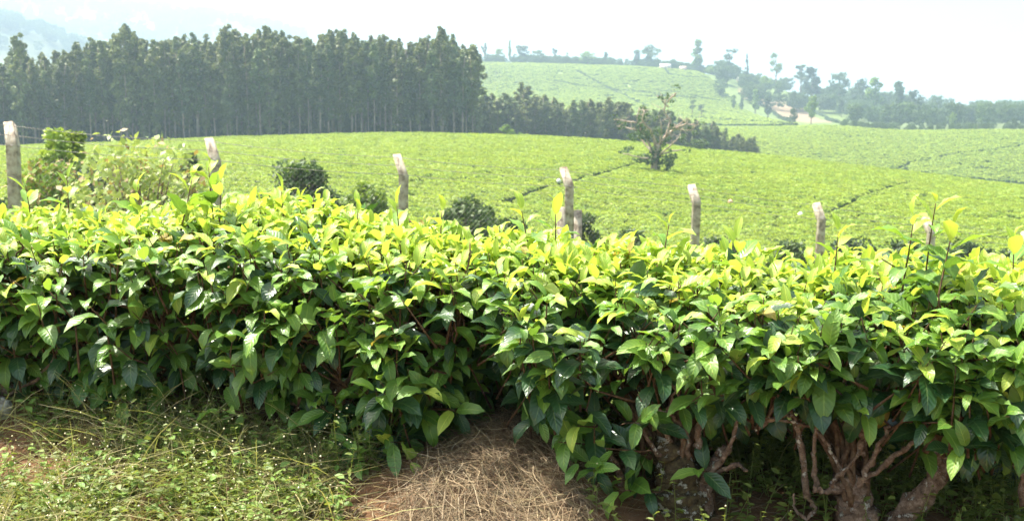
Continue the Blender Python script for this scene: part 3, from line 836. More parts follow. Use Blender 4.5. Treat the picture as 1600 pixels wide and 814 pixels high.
o = obj('straw', mesh_np('straw', V - horg, F, STRAWC, col=tc), heap); o['kind'] = 'stuff'

# ------------------------------------------------------------------ bank: weeds, grass, litter
rw = np.random.default_rng(55)
def small_leaves(P, D, N, L, wr):
    """diamond shaped leaflets of 4 triangles"""
    Mx = frames(D, N); n = len(P)
    T = np.array([[0, 0, 0], [.3, -.5, .06], [.34, 0, -.02], [.3, .5, .06], [.72, -.36, 0], [.72, 0, -.06], [.72, .36, 0], [1, 0, -.16]])
    T = T * 1.0
    W = T[None] * np.stack([L, L * wr, L], 1)[:, None]
    V = (np.einsum('nij,nvj->nvi', Mx, W) + P[:, None]).reshape(-1, 3)
    f = np.array([[0, 1, 2, 2], [0, 2, 3, 3], [1, 4, 5, 2], [2, 5, 6, 3], [4, 7, 5, 5], [5, 7, 6, 6]])
    tri = np.array([[0, 1, 2], [0, 2, 3], [1, 4, 5], [1, 5, 2], [2, 5, 6], [2, 6, 3], [4, 7, 5], [5, 7, 6]])
    return V, (tri[None] + (np.arange(n) * 8)[:, None, None]).reshape(-1, 3)
def weed_patch(name, label, count, sfun, matl, hmin, hmax, lsize, rng, flowers=0, leaves=10, blades=0):
    s, v = sfun(count)
    x, y = from_sv(s, v); z = terrain(x, y)
    h = rng.uniform(hmin, hmax, count)
    lean = rng.normal(0, .28, (count, 2))
    P, D, N, L = [], [], [], []
    for k in range(leaves):
        t = (k + rng.random(count)) / leaves
        ph = k * 1.9 + rng.uniform(0, 6.28, count)
        c = np.stack([x + lean[:, 0] * h * t, y + lean[:, 1] * h * t, z + h * t], 1)
        d = np.stack([np.cos(ph), np.sin(ph), rng.uniform(-.3, .5, count)], 1)
        P.append(c); D.append(d); N.append(np.tile(UP, (count, 1)) + rng.normal(0, .35, (count, 3))); L.append(rng.uniform(*lsize, count) * (1.1 - .45 * t))
    P, D, N, L = np.concatenate(P), np.concatenate(D), np.concatenate(N), np.concatenate(L)
    V, F = small_leaves(P, D, N, L, rng.uniform(.38, .62, len(L)))
    Vs, Fs, Ms = [V], [F], [np.zeros(len(F), int)]; n = len(V)
    # stems
    V, F4 = ribbons(np.stack([x, y, z - .01], 1), np.stack([lean[:, 0], lean[:, 1], np.ones(count)], 1), unit(np.stack([np.ones(count), rng.normal(0, .3, count), np.zeros(count)], 1)), h * 1.05, np.full(count, .0022), np.zeros((count, 3)))
    F = np.concatenate([F4[:, :3], F4[:, [0, 2, 3]]]); Vs.append(V); Fs.append(F + n); Ms.append(np.zeros(len(F), int)); n += len(V)
    if flowers:
        q = rng.integers(0, count, flowers)
        c = np.stack([x[q] + lean[q, 0] * h[q] * 1.1 + rng.normal(0, .02, flowers), y[q] + lean[q, 1] * h[q] * 1.1 + rng.normal(0, .02, flowers), z[q] + h[q] * rng.uniform(.95, 1.25, flowers)], 1)
        T = np.array([[1, 0, 0], [0, 1, 0], [-1, 0, 0], [0, -1, 0], [0, 0, 1], [0, 0, -1.]]); f = np.array([[0, 1, 4], [1, 2, 4], [2, 3, 4], [3, 0, 4], [1, 0, 5], [2, 1, 5], [3, 2, 5], [0, 3, 5]])
        V = (c[:, None] + T[None] * rng.uniform(.0016, .0036, flowers)[:, None, None]).reshape(-1, 3)
        F = (f[None] + (np.arange(flowers) * 6)[:, None, None]).reshape(-1, 3)
        Vs.append(V); Fs.append(F + n); Ms.append(np.full(len(F), 1)); n += len(V)
    if blades:
        s, v = sfun(blades); x, y = from_sv(s, v); z = terrain(x, y)
        D = unit(np.stack([rng.normal(0, .45, blades), rng.normal(0, .45, blades), np.ones(blades)], 1))
        L = np.where(rng.random(blades) < .22, rng.uniform(.14, .30, blades), rng.uniform(.05, .15, blades))
        bd = np.stack([D[:, 0] * 1.1, D[:, 1] * 1.1, -rng.uniform(.1, .7, blades)], 1)
        V, F4 = ribbons(np.stack([x, y, z - .008], 1), D, unit(np.cross(D, rng.normal(0, 1, (blades, 3)))), L, rng.uniform(.0014, .0042, blades), bd)
        F = np.concatenate([F4[:, :3], F4[:, [0, 2, 3]]]); Vs.append(V); Fs.append(F + n); Ms.append(np.full(len(F), 2)); n += len(V)
    o = obj(name, mesh_np(name, np.concatenate(Vs), np.concatenate(Fs), [matl, FLOWER, GRASS], np.concatenate(Ms)))
    tag(o, label, 'weeds', kind='stuff')
    return o
sA, sB, sH = px_to_s(-150), px_to_s(600), px_to_s(1700)
def bank_left(n):
    s = rw.uniform(sA, sB, n * 3); v = rw.uniform(-.85, .22, n * 3)
    d = fbm(s * 4 + 5, v * 4 + 2, 3) + .10 - .25 * smooth(-.45, -.75, v) - .12 * smooth(px_to_s(380), sB, s)
    k = np.where(d + rw.normal(0, .07, n * 3) > .03)[0][:n]
    k = np.resize(k, n); return s[k] + rw.normal(0, .004, n), v[k] + rw.normal(0, .004, n)
def bank_right(n):
    return rw.uniform(px_to_s(920), sH, n), np.where(rw.random(n) < .10, rw.uniform(-.4, .25, n), rw.uniform(.25, 1.0, n))
weed_patch('flowering_weeds', 'low green weeds with tiny pale flowers on the bank below the hedge', 620, bank_left, WEED, .03, .19, (.014, .036), rw, 620, 9, 6000)
weed_patch('broadleaf_weeds', 'darker broad-leaved weeds scattered through the bank', 260, bank_left, WEEDB, .04, .12, (.03, .055), rw, 0, 7, 0)
weed_patch('understorey_weeds', 'bright green weeds growing between the tea trunks at the right', 900, bank_right, WEED, .05, .18, (.02, .045), rw, 60, 9, 500)
def litter_zone(n): return rw.uniform(px_to_s(-150), sH, n), rw.uniform(-.9, .6, n)
n = 9000
s, v = litter_zone(n); x, y = from_sv(s, v); z = terrain(x, y) + rw.uniform(0, .010, n)
a = rw.uniform(0, 6.28, n)
D = np.stack([np.cos(a), np.sin(a), rw.normal(0, .15, n)], 1)
V, F = ribbons(np.stack([x, y, z], 1), D, unit(np.cross(D, UP + rw.normal(0, .3, (n, 3)))), rw.uniform(.03, .12, n), rw.uniform(.0012, .004, n), rw.normal(0, .2, (n, 3)) * np.array([1, 1, .3]))
tag(obj('dry_litter', mesh_np('dry_litter', V, F, STRAWC, col=np.repeat(straw_tint(n, rw), 10, 0))), 'scattered dry stalks and leaf litter on the red earth', 'litter', kind='stuff')
# pale stone by the left-most trunk
p = px_at_v(2, 690, -.02); g = drop(p[0], p[1])
th, phi = np.meshgrid(np.linspace(0, math.pi, 9), np.linspace(0, 2 * math.pi, 14, endpoint=False), indexing='ij')
B = np.stack([np.sin(th) * np.cos(phi), np.sin(th) * np.sin(phi), np.cos(th)], -1).reshape(-1, 3)
B = B * (1 + .12 * rw.normal(0, 1, (len(B), 1))) * np.array([.042, .036, .038])
i, j = np.meshgrid(np.arange(8), np.arange(14), indexing='ij'); i = i.ravel(); j = j.ravel()
F = np.stack([i * 14 + j, (i + 1) * 14 + j, (i + 1) * 14 + (j + 1) % 14, i * 14 + (j + 1) % 14], 1)
tag(obj('stone', mesh_np('stone', B, F, STONE), None, (p[0], p[1], g + .018)), 'small pale lichen-covered stone at the left edge among the weeds', 'stone')

# ------------------------------------------------------------------ concrete post fence
PX = [15, 327, 620, 880, 1080, 1275, 1445, 1600, 1738]
TY = [193, 218, 243, 263, 290, 318, 340, 362, 380]
FY = [13.78 + 1.12 * k for k in range(9)]
fo = at_r(15, HORIZON, 14.0); fence_base = np.array([-6.0, 13.78, drop(-6.0, 13.78)])
fence = empty('fence', fence_base, 'concrete post fence with cranked post tops, barbed wire and chain link', 'fence')
tops = []
for k in range(9):
    xw = (PX[k] - 800) / FPX * FY[k]; yw = FY[k]
    xw = float(pdir(PX[k], TY[k])[0] / pdir(PX[k], TY[k])[1] * yw)
    zt = EYE + yw * float(pdir(PX[k], TY[k])[2] / pdir(PX[k], TY[k])[1])
    g = drop(xw, yw) - .3
    bend_z = zt - .27
    w, d = .125, .115
    lean = np.array([-.014 + .006 * math.sin(k * 2.1), .0, 0])
    # cross-sections from foot to cranked tip; the arm leans left and away
    tip = np.array([xw, yw, zt]); knee = np.array([xw + .085 + .02 * math.sin(k), yw - .13, bend_z]); foot = np.array([knee[0] - .05, knee[1], g])
    secs = [(foot, np.array([1, 0, 0.]), np.array([0, 1, 0.]), 1.06), (knee * .999 + foot * .001, np.array([1, 0, 0.]), np.array([0, 1, -.1]), 1.0), (knee + (tip - knee) * .12, np.array([1, 0, .12]), np.array([0, 1, -.42]), 1.0), (tip, np.array([1, 0, .12]), np.array([0, 1, -.45]), .86)]
    cs = np.array([(-1, -.93), (-.93, -1), (.93, -1), (1, -.93), (1, .93), (.93, 1), (-.93, 1), (-1, .93)])
    V = np.concatenate([c + (cs[:, :1] * ux * w / 2 + cs[:, 1:] * uy * d / 2) * sc for c, ux, uy, sc in secs])
    i, j = np.meshgrid(np.arange(3), np.arange(8), indexing='ij'); i = i.ravel(); j = j.ravel()
    F = np.stack([i * 8 + j, i * 8 + (j + 1) % 8, (i + 1) * 8 + (j + 1) % 8, (i + 1) * 8 + j], 1)
    F = np.concatenate([F, [[24, 25, 26, 27], [24, 27, 28, 31], [28, 29, 30, 31], [0, 3, 2, 1], [0, 7, 4, 3], [4, 7, 6, 5]]])
    V = V + RNG.normal(0, .0012, V.shape)
    po = obj('post', mesh_np('post', V - fence_base, F, CONC, smooth_=False), fence)
    if k == 3:
        bs = MB()
        for sx, tp in ((-.12, .46), (.125, .50)):
            bs.box(knee + np.array([sx, -.02, -.30 - 1.1 - (tp - .46)]) - fence_base, (.12, .11, 2.2))
        bs.build('brace_post', CONC, fence, sm=False)
        tag(po, 'post braced by a shorter post on either side')
    tops.append((tip, knee, foot))
def sagged(a, b_, n=14, sag=.02):
    t = np.linspace(0, 1, n); P = a[None] * (1 - t)[:, None] + b_[None] * t[:, None]; P[:, 2] -= sag * 4 * t * (1 - t); return P
ext = 2 * tops[0][0] - tops[1][0] - tops[0][0]
for f in (.92, .5, .06):
    m = MB()
    pts = [k_ + (t_ - k_) * f + np.array([0, -.075, 0]) for t_, k_, _ in tops]
    pts = [pts[0] * 2 - pts[1]] + pts
    for a, b_ in zip(pts[:-1], pts[1:]):
        P = sagged(a, b_, 14, .035)
        m.tube(P - fence_base, .0032, 4)
        for q in np.linspace(.04, .96, 22):
            c = a * (1 - q) + b_ * q - np.array([0, 0, .035 * 4 * q * (1 - q)]) - fence_base
            e = RNG.normal(0, 1, 3); e = e / np.linalg.norm(e) * .018
            m.tube(np.array([c - e, c + e]), .0018, 4)
    m.build('barbed_wire', WIRE, fence)
m = MB()
pts = [k_ + np.array([-.02, -.075, -.05]) for _, k_, _ in tops]; pts = [pts[0] * 2 - pts[1]] + pts
for a, b_ in zip(pts[:-1], pts[1:]):
    ln = np.linalg.norm((b_ - a)[:2]); hgt = 1.55; nd = int(ln / .075)
    for k in range(-int(hgt / .075), nd):
        for up in (0, 1):
            p0 = k * .075; q0, q1 = max(0, p0), min(ln, p0 + hgt)
            if q1 <= q0: continue
            def pt(q):
                f_ = q / ln; dz = (q - p0); c = a * (1 - f_) + b_ * f_
                return c - np.array([0, 0, (dz if up else hgt - dz)])
            m.tube(np.array([pt(q0), pt(q1)]) - fence_base, .0006, 4)
o = m.build('chain_link', WIRE, fence); o['kind'] = 'stuff'

# ------------------------------------------------------------------ tea field: thousands of plucked bushes, one mass
def bush_template(seed, cards):
    r = np.random.default_rng(seed)
    u = r.random(cards); a = r.uniform(0, 6.28, cards); rad = .62 * np.sqrt(u)
    z = .34 * (1 - (rad / .68) ** 3.2) + r.normal(0, .02, cards)
    P = np.stack([rad * np.cos(a), rad * np.sin(a), z], 1)
    N = np.stack([np.cos(a) * rad * .9, np.sin(a) * rad * .9, np.ones(cards) * .8], 1) + r.normal(0, .45, (cards, 3))
    D = r.normal(0, 1, (cards, 3)); D[:, 2] *= .5
    M = frames(D, N); h = r.uniform(.07, .13, cards)
    q = np.array([[-1, -.55, 0], [1, -.4, .1], [1, .5, 0], [-1, .45, .12]])
    V = (np.einsum('nij,vj->nvi', M, q) * h[:, None, None] + P[:, None]).reshape(-1, 3)
    F = np.arange(cards * 4).reshape(-1, 4)
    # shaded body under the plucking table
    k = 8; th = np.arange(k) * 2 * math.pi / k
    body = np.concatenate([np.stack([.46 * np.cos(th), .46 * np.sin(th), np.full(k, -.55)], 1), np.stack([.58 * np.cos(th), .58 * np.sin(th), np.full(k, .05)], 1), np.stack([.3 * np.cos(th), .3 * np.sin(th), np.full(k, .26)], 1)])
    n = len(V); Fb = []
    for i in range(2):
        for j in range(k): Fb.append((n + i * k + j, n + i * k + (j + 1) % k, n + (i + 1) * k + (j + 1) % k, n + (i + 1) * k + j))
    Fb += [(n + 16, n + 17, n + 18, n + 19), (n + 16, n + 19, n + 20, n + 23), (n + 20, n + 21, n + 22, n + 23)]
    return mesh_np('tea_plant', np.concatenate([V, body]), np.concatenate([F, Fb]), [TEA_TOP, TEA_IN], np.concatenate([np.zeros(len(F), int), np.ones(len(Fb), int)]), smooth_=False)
def scatter(name, label, pts, rot, scl, src):
    """one countless mass: the same small plant set at many points"""
    me = bpy.data.meshes.new(name)
    me.vertices.add(len(pts)); me.vertices.foreach_set('co', np.ascontiguousarray(pts, np.float32).ravel())
    a = me.attributes.new('turn', 'FLOAT', 'POINT'); a.data.foreach_set('value', np.ascontiguousarray(rot, np.float32))
    a = me.attributes.new('size', 'FLOAT_VECTOR', 'POINT'); a.data.foreach_set('vector', np.ascontiguousarray(scl, np.float32).ravel())
    so = bpy.data.objects.new(name + '_plant', src)
    ng = bpy.data.node_groups.new(name, 'GeometryNodeTree')
    ng.interface.new_socket('Geometry', in_out='INPUT', socket_type='NodeSocketGeometry')
    ng.interface.new_socket('Geometry', in_out='OUTPUT', socket_type='NodeSocketGeometry')
    N_, L_ = ng.nodes, ng.links
    gi, go = N_.new('NodeGroupInput'), N_.new('NodeGroupOutput')
    ins = N_.new('GeometryNodeInstanceOnPoints'); oi = N_.new('GeometryNodeObjectInfo'); oi.inputs['Object'].default_value = so
    at = N_.new('GeometryNodeInputNamedAttribute'); at.data_type = 'FLOAT'; at.inputs['Name'].default_value = 'turn'
    as_ = N_.new('GeometryNodeInputNamedAttribute'); as_.data_type = 'FLOAT_VECTOR'; as_.inputs['Name'].default_value = 'size'
    cx = N_.new('ShaderNodeCombineXYZ'); L_.new(at.outputs['Attribute'], cx.inputs['Z'])
    L_.new(gi.outputs[0], ins.inputs['Points']); L_.new(oi.outputs['Geometry'], ins.inputs['Instance'])
    L_.new(cx.outputs[0], ins.inputs['Rotation']); L_.new(as_.outputs['Attribute'], ins.inputs['Scale'])
    L_.new(ins.outputs[0], go.inputs[0])
    o = obj(name, me); md = o.modifiers.new('plants', 'NODES'); md.node_group = ng
    return tag(o, label, 'tea plants', kind='stuff')
rt = np.random.default_rng(66)
def path_pts(poly, r0=60, r1=300):
    return np.array([ground_at(a, b, r0, r1)[:2] for a, b in poly])
def near_path(x, y, P, w):
    m = np.zeros(x.shape, bool)
    for a, b in zip(P[:-1], P[1:]):
        d = b - a; t = np.clip(((x - a[0]) * d[0] + (y - a[1]) * d[1]) / (d @ d), 0, 1)
        m |= np.hypot(x - a[0] - t * d[0], y - a[1] - t * d[1]) < w
    return m
PATHS = [(path_pts([(735, 338), (790, 325), (850, 303), (890, 293), (940, 280), (1003, 260)]), .62), (path_pts([(1285, 348), (1330, 325), (1370, 307), (1425, 291)]), .62), (path_pts([(1120, 318), (1180, 330), (1270, 338)]), .5), (path_pts([(620, 300), (680, 285), (760, 279)]), .4)]
def rows(area, sp_row, sp_in, jitter):
    xs = np.arange(-260, 260, sp_in); ys = np.arange(70, 700, sp_row)
    X, Y = np.meshgrid(xs, ys); X = X + (np.arange(len(ys)) % 2)[:, None] * sp_in / 2
    X = X + rt.normal(0, jitter, X.shape); Y = Y + rt.normal(0, jitter * .7, Y.shape) + 3.5 * np.sin(X / 31) + .06 * X
    X, Y = X.ravel(), Y.ravel(); m = area(X, Y); return X[m], Y[m]
def area_a(x, y):
    c, r = lonlat(x, y); rcc = np.interp(c, COLS, rc)
    m = (c > -230) & (c < 1850) & (r > 84) & (r < rcc + 12)
    for P, w in PATHS: m &= ~near_path(x, y, P, w)
    lt = ground_at(1022, 276, 60, 300); m &= np.hypot(x - lt[0], y - lt[1]) > .9
    return m
x, y = rows(area_a, 1.18, .70, .07)
bare = fbm(x / 3.2, y / 2.4, 3) + rt.normal(0, .06, len(x)) > -.24
x, y = x[bare], y[bare]; n = len(x)
hv_ = .13 * fbm(x / 9, y / 2.0, 3) * 2 + rt.normal(0, .035, n)
sc = rt.uniform(.86, 1.12, n)
T1 = bush_template(1, 95)
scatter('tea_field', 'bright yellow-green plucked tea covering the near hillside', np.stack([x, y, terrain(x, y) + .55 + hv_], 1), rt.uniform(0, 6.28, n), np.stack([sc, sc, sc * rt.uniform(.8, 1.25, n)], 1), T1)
n = 9000
r_ = np.sqrt(rt.uniform(7.5 ** 2, 84 ** 2, n)); a_ = rt.uniform(R(-34), R(34), n); x, y = r_ * np.sin(a_), r_ * np.cos(a_)
k = fbm(x / 6 + 9, y / 6, 3) + rt.normal(0, .1, n) > -.05; x, y, n = x[k], y[k], int(k.sum()); sc = rt.uniform(.35, 1.0, n)
tag(scatter('rough_grass', 'rough tussocky growth on the slope between the hedge and the tea field', np.stack([x, y, terrain(x, y) + .05 * sc], 1), rt.uniform(0, 6.28, n), np.stack([sc, sc, sc * rt.uniform(.5, 1.1, n)], 1), T1), None, 'rough grass')
T2 = bush_template(2, 60)
CPATH = [(path_pts([(1400, 268), (1430, 255), (1500, 243), (1605, 229)], 330, 600), .95)]
def area_c(x, y):
    c, r = lonlat(x, y); m = (c > 1090) & (c < 1850) & (r > 372) & (r < 532)
    for P, w in CPATH: m &= ~near_path(x, y, P, w)
    return m
x, y = rows(area_c, 1.7, 1.5, .2); n = len(x)
k = fbm(x / 6, y / 5, 3) + rt.normal(0, .06, n) > -.24; x, y = x[k], y[k]; n = len(x); sc = rt.uniform(1.3, 1.75, n)
scatter('valley_tea_field', 'pale green tea field beyond the near hillside at the right', np.stack([x, y, terrain(x, y) + .6 + rt.normal(0, .1, n)], 1), rt.uniform(0, 6.28, n), np.stack([sc, sc, sc], 1), T2)
HEDGE_PX = {  # field boundaries on the far hill
    'a': [(865, 128), (905, 136), (960, 142), (1050, 153), (1120, 158)],
    'b': [(1020, 107), (1045, 118), (1070, 122), (1110, 124)],
    'c': [(1080, 186), (1130, 190), (1200, 194), (1240, 197)],
    'd': [(1155, 148), (1180, 158), (1210, 178), (1240, 192)],
    'e': [(1205, 152), (1245, 163), (1290, 184), (1310, 193)],
    'f': [(900, 112), (930, 128), (975, 150), (1010, 168)]}
HPATH = [(path_pts(v_, 540, 1100), 1.6) for v_ in HEDGE_PX.values()]
def area_b(x, y):
    c, r = lonlat(x, y); lim = np.interp(r, [560, 760, 950], [1245, 1165, 1080])
    m = (c > 690) & (c < lim) & (r > 562) & (r < 945) & ~in_poly(c, r, BROWN_PATCH)
    for P, w in HPATH: m &= ~near_path(x, y, P, w)
    return m
def rows_b():
    xs = np.arange(-80, 330, 2.3); ys = np.arange(500, 960, 2.6)
    X, Y = np.meshgrid(xs, ys); X = X + rt.normal(0, .4, X.shape); Y = Y + rt.normal(0, .3, Y.shape) + 4 * np.sin(X / 40)
    X, Y = X.ravel(), Y.ravel(); m = area_b(X, Y); return X[m], Y[m]
x, y = rows_b(); n = len(x); k = fbm(x / 9, y / 9, 3) + rt.normal(0, .05, n) > -.2; x, y = x[k], y[k]; n = len(x); sc = rt.uniform(2.0, 2.7, n)
scatter('hill_tea_field', 'pale hazy tea field on the far hillside below the ridge trees', np.stack([x, y, terrain(x, y) + .6 + rt.normal(0, .12, n)], 1), rt.uniform(0, 6.28, n), np.stack([sc, sc, sc * .7], 1), T2)

# ------------------------------------------------------------------ trees
def cards(P, size, rng, upbias=.35, out=None):
    n = len(P)
    N = rng.normal(0, 1, (n, 3)); N[:, 2] = np.abs(N[:, 2]) + upbias
    if out is not None: N += out
    M = frames(rng.normal(0, 1, (n, 3)), N)
    q = np.array([[-1, -.5, 0], [.2, -.62, .12], [1.1, .1, -.1], [-.1, .6, .1]])
    h = size * rng.uniform(.6, 1.25, n)
    return (np.einsum('nij,vj->nvi', M, q) * h[:, None, None] + P[:, None]).reshape(-1, 3)
def clump(c, rad, n, rng):
    d = rng.normal(0, 1, (n, 3)); d /= np.linalg.norm(d, axis=1, keepdims=True)
    return np.asarray(c) + d * np.asarray(rad) * rng.uniform(.35, 1.0, n)[:, None] ** .6, d
def crown_mesh(name, clumps, size, mats, rng, dens=1.0):
    Vs = []
    for c, rad, n in clumps:
        P, d = clump(c, rad, max(6, int(n * dens)), rng); Vs.append(cards(P, size, rng, .3, d * .8))
    V = np.concatenate(Vs); F = np.arange(len(V)).reshape(-1, 4)
    return mesh_np(name, V, F, mats, smooth_=False)
def trunk_mesh(name, H, r0, r1, lean, rng, m, limbs=()):
    t = np.linspace(0, 1, 7); P = np.stack([lean[0] * t ** 2 + rng.normal(0, .01 * H, 7) * t * .4, lean[1] * t ** 2 + rng.normal(0, .01 * H, 7) * t * .4, H * t - .4 * (t == 0)], 1)
    b = MB().tube(P, np.linspace(r0, r1, 7), 6)
    for h, e, rr in limbs:
        p0 = np.array([np.interp(h, t, P[:, 0]), np.interp(h, t, P[:, 1]), np.interp(h, t, P[:, 2])])
        b.tube(wander(p0, e, 5, .02 * H * .2, rng), np.linspace(rr, rr * .35, 5), 5)
    return b.mesh(name, m), P
def make_euc(seed, low=.30, width=1.0):
    """tall plantation eucalyptus, 25 m: bare pole, narrow feathery crown"""
    r = np.random.default_rng(seed); H = 25.0
    limbs, cl = [], []
    nk = 52
    for k in range(nk):
        h = low + (1 - low) * ((k + r.random()) / nk) ** .92
        sh = np.interp(h, [low, .5, .7, .86, .95, 1.0], [.65, 1.25, 1.55, 1.25, .75, .25]) * width
        a = r.uniform(0, 6.28); d = sh * r.uniform(.25, 1.15)
        c = np.array([d * math.cos(a), d * math.sin(a), h * H + r.normal(0, .3)])
        cl.append((c, np.array([.75, .75, .95]) * r.uniform(.7, 1.25) * np.interp(h, [low, .6, 1], [.8, 1.1, .8]), int(r.uniform(26, 52))))
        if k % 3 == 0: limbs.append((max(.05, h - .06), c, .06))
    tm, P = trunk_mesh('trunk', H * .97, .21, .04, r.normal(0, .5, 2), r, EUC_T, limbs)
    cm = crown_mesh('crown', cl, .36, EUC_L[seed % 2], r)
    return tm, cm
EUC = [make_euc(100 + k, [.2, .28, .36, .14, .42, .24, .3, .06][k], [1, .9, 1.1, 1.2, .85, 1.0, 1.15, 1.3][k]) for k in range(8)]
def make_tree(seed, kind):
    """10 m trees: round, column, cone, open, spread"""
    r = np.random.default_rng(seed); H = 10.0; cl, limbs = [], []
    if kind == 'round':
        for k in range(34):
            a, h = r.uniform(0, 6.28), r.uniform(.28, .95); d = r.uniform(.2, 1) * 3.6 * math.sin(math.pi * np.clip((h - .15) / .9, 0, 1)) ** .7
            cl.append((np.array([d * math.cos(a), d * math.sin(a), h * H * .97]), np.array([1.1, 1.1, .8]) * r.uniform(.7, 1.2), 46))
    elif kind == 'column':
        for k in range(28):
            a, h = r.uniform(0, 6.28), r.uniform(.18, .97); d = r.uniform(.1, 1) * 1.35 * math.sin(math.pi * np.clip((h - .05) / 1.0, 0, 1)) ** .6
            cl.append((np.array([d * math.cos(a), d * math.sin(a), h * H]), np.array([.6, .6, .8]) * r.uniform(.7, 1.2), 40))
    elif kind == 'cone':
        for k in range(34):
            a, h = r.uniform(0, 6.28), r.random() ** 1.3 * .88 + .1; d = r.uniform(.3, 1) * 2.1 * (1.02 - h)
            cl.append((np.array([d * math.cos(a), d * math.sin(a), h * H]), np.array([.8, .8, .6]) * (1.15 - h * .75), 38))
    elif kind == 'open':
        for k in range(15):
            a, h = r.uniform(0, 6.28), r.uniform(.42, .97); d = r.uniform(.4, 1) * 2.1
            c = np.array([d * math.cos(a), d * math.sin(a), h * H]); cl.append((c, np.array([.85, .85, .5]) * r.uniform(.7, 1.2), 42)); limbs.append((max(.2, h - .2), c, .09))
    elif kind == 'spread':
        for k in range(24):
            a, h = r.uniform(0, 6.28), r.uniform(.55, .92); d = r.uniform(.2, 1) * 4.4 * (1.25 - h)
            c = np.array([d * math.cos(a), d * math.sin(a), h * H]); cl.append((c, np.array([1.3, 1.3, .55]) * r.uniform(.7, 1.15), 44))
            if k % 3 == 0: limbs.append((.4, c, .12))
    elif kind == 'shrub':
        for k in range(26):
            a, h = r.uniform(0, 6.28), r.uniform(.06, .92); d = r.uniform(.2, 1) * 4.6 * math.sin(math.pi * np.clip((h + .22) / 1.2, 0, 1)) ** .8
            cl.append((np.array([d * math.cos(a), d * math.sin(a), h * H]), np.array([1.5, 1.5, 1.1]) * r.uniform(.7, 1.2), 60))
    tm, P = trunk_mesh('trunk', H * (.92 if kind != 'spread' else .7), .26, .05, r.normal(0, .3, 2), r, TREE_T, limbs)
    return tm, crown_mesh('crown', cl, .33 if kind != 'shrub' else .42, TREE_L[seed % 3], r)
TREES = {}
def tree_kind(kind, seed):
    if (kind, seed) not in TREES: TREES[kind, seed] = make_tree(seed, kind)
    return TREES[kind, seed]
def plant(name, pair, loc, hscale, wscale, label, cat, group, rz):
    t = empty(name, loc, label, cat, group, rz)
    for nm, me in zip(('trunk', 'crown'), pair):
        o = obj(nm, me, t); o.scale = (wscale, wscale, hscale)
    return t
re_ = np.random.default_rng(77)
FOREST_TOP = [(-200, 90), (-20, 92), (10, 96), (35, 62), (60, 95), (80, 76), (110, 82), (135, 60), (170, 66), (200, 45), (235, 62), (270, 62), (300, 58), (330, 60), (358, 42), (385, 58), (420, 44), (460, 56), (490, 62), (520, 44), (560, 58), (600, 58), (640, 66), (665, 62), (690, 46), (715, 66), (740, 74), (752, 84)]
GF = 'eucalyptus trees of the dense plantation'
LF = 'tall slim eucalyptus standing in the dense plantation behind the near tea field'
k = 0
for row in range(6):
    r_row = 272 + row * 3.6
    px = -110 + re_.uniform(0, 8)
    while px < 742:
        rr = r_row + re_.normal(0, .9)
        b_ = stand(px, rr)
        yt = np.interp(px, *zip(*FOREST_TOP))
        H = top_height(px, yt, rr, b_) * (re_.uniform(.90, 1.01) if row else re_.uniform(.78, .99))
        lab = LF; gname = GF
        v = EUC[int(re_.choice([1, 2, 4, 6, 3, 0, 5, 7] if row < 2 else [0, 1, 2, 3, 5, 6, 7]))]
        plant('eucalyptus_tree', v, b_, H / 25, re_.uniform(.85, 1.15) * (1.0 if px > 220 else .95), lab, 'tree', gname, re_.uniform(0, 6.28))
        px += re_.uniform(13, 21) * (1.0 if row < 2 else 1.25) * (1.35 if px < 190 else 1)
        k += 1
# the countless trees deeper in, leafy lower stems and undergrowth filling the dark between the poles
def mass(name, label, cols, rr_, n_, src, hs_, ws_, seed):
    r = np.random.default_rng(seed); c = r.uniform(*cols, n_); q = r.uniform(*rr_, n_); a = np.interp(c, COLS, COLAZ)
    x, y = q * np.sin(a), q * np.cos(a); h = r.uniform(*hs_, n_); w = r.uniform(*ws_, n_)
    if cols[1] > 700 and cols[0] < 0: h = h * np.interp(c, [-200, 0, 200, 760], [.75, .78, .95, .9])
    o = scatter(name, label, np.stack([x, y, terrain(x, y) - .2], 1), r.uniform(0, 6.28, n_), np.stack([w, w, h], 1), src)
    o['category'] = 'trees'; return o
mass('plantation_interior', 'dark mass of eucalyptus deeper inside the plantation', (-190, 728), (296, 345), 420, EUC[7][1], (.78, .92), (1.0, 1.5), 701)
mass('plantation_undergrowth', 'shaded undergrowth between the trunks of the plantation', (-190, 742), (274, 330), 1100, tree_kind('shrub', 301)[1], (.25, .75), (.2, .4), 702)
mass('belt_interior', 'dark foliage mass inside the tree belt behind the crest', (756, 1180), (332, 352), 150, EUC[7][1], (.20, .34), (.7, 1.0), 703)
# trees that stand out of the plantation's edge
for px, yt, w, lab in ((34, 55, 1.0, 'tall eucalyptus rising alone above the left edge of the plantation'), (197, 44, 1.1, 'highest rounded eucalyptus crown left of the plantation centre'), (359, 41, 1.05, 'dark pointed eucalyptus rising above its neighbours in mid plantation'), (690, 44, 1.1, 'tall pointed eucalyptus near the right end of the plantation'), (742, 74, 1.25, 'eucalyptus at the right-hand edge of the plantation, leafy to the ground')):
    b_ = stand(px, 270 if px < 740 else 276)
    plant('eucalyptus_tree', EUC[3 if px != 742 else 7], b_, top_height(px, yt, 270, b_) / 25, w, lab, 'tree', 'eucalyptus trees that stand out', re_.uniform(0, 6.28))
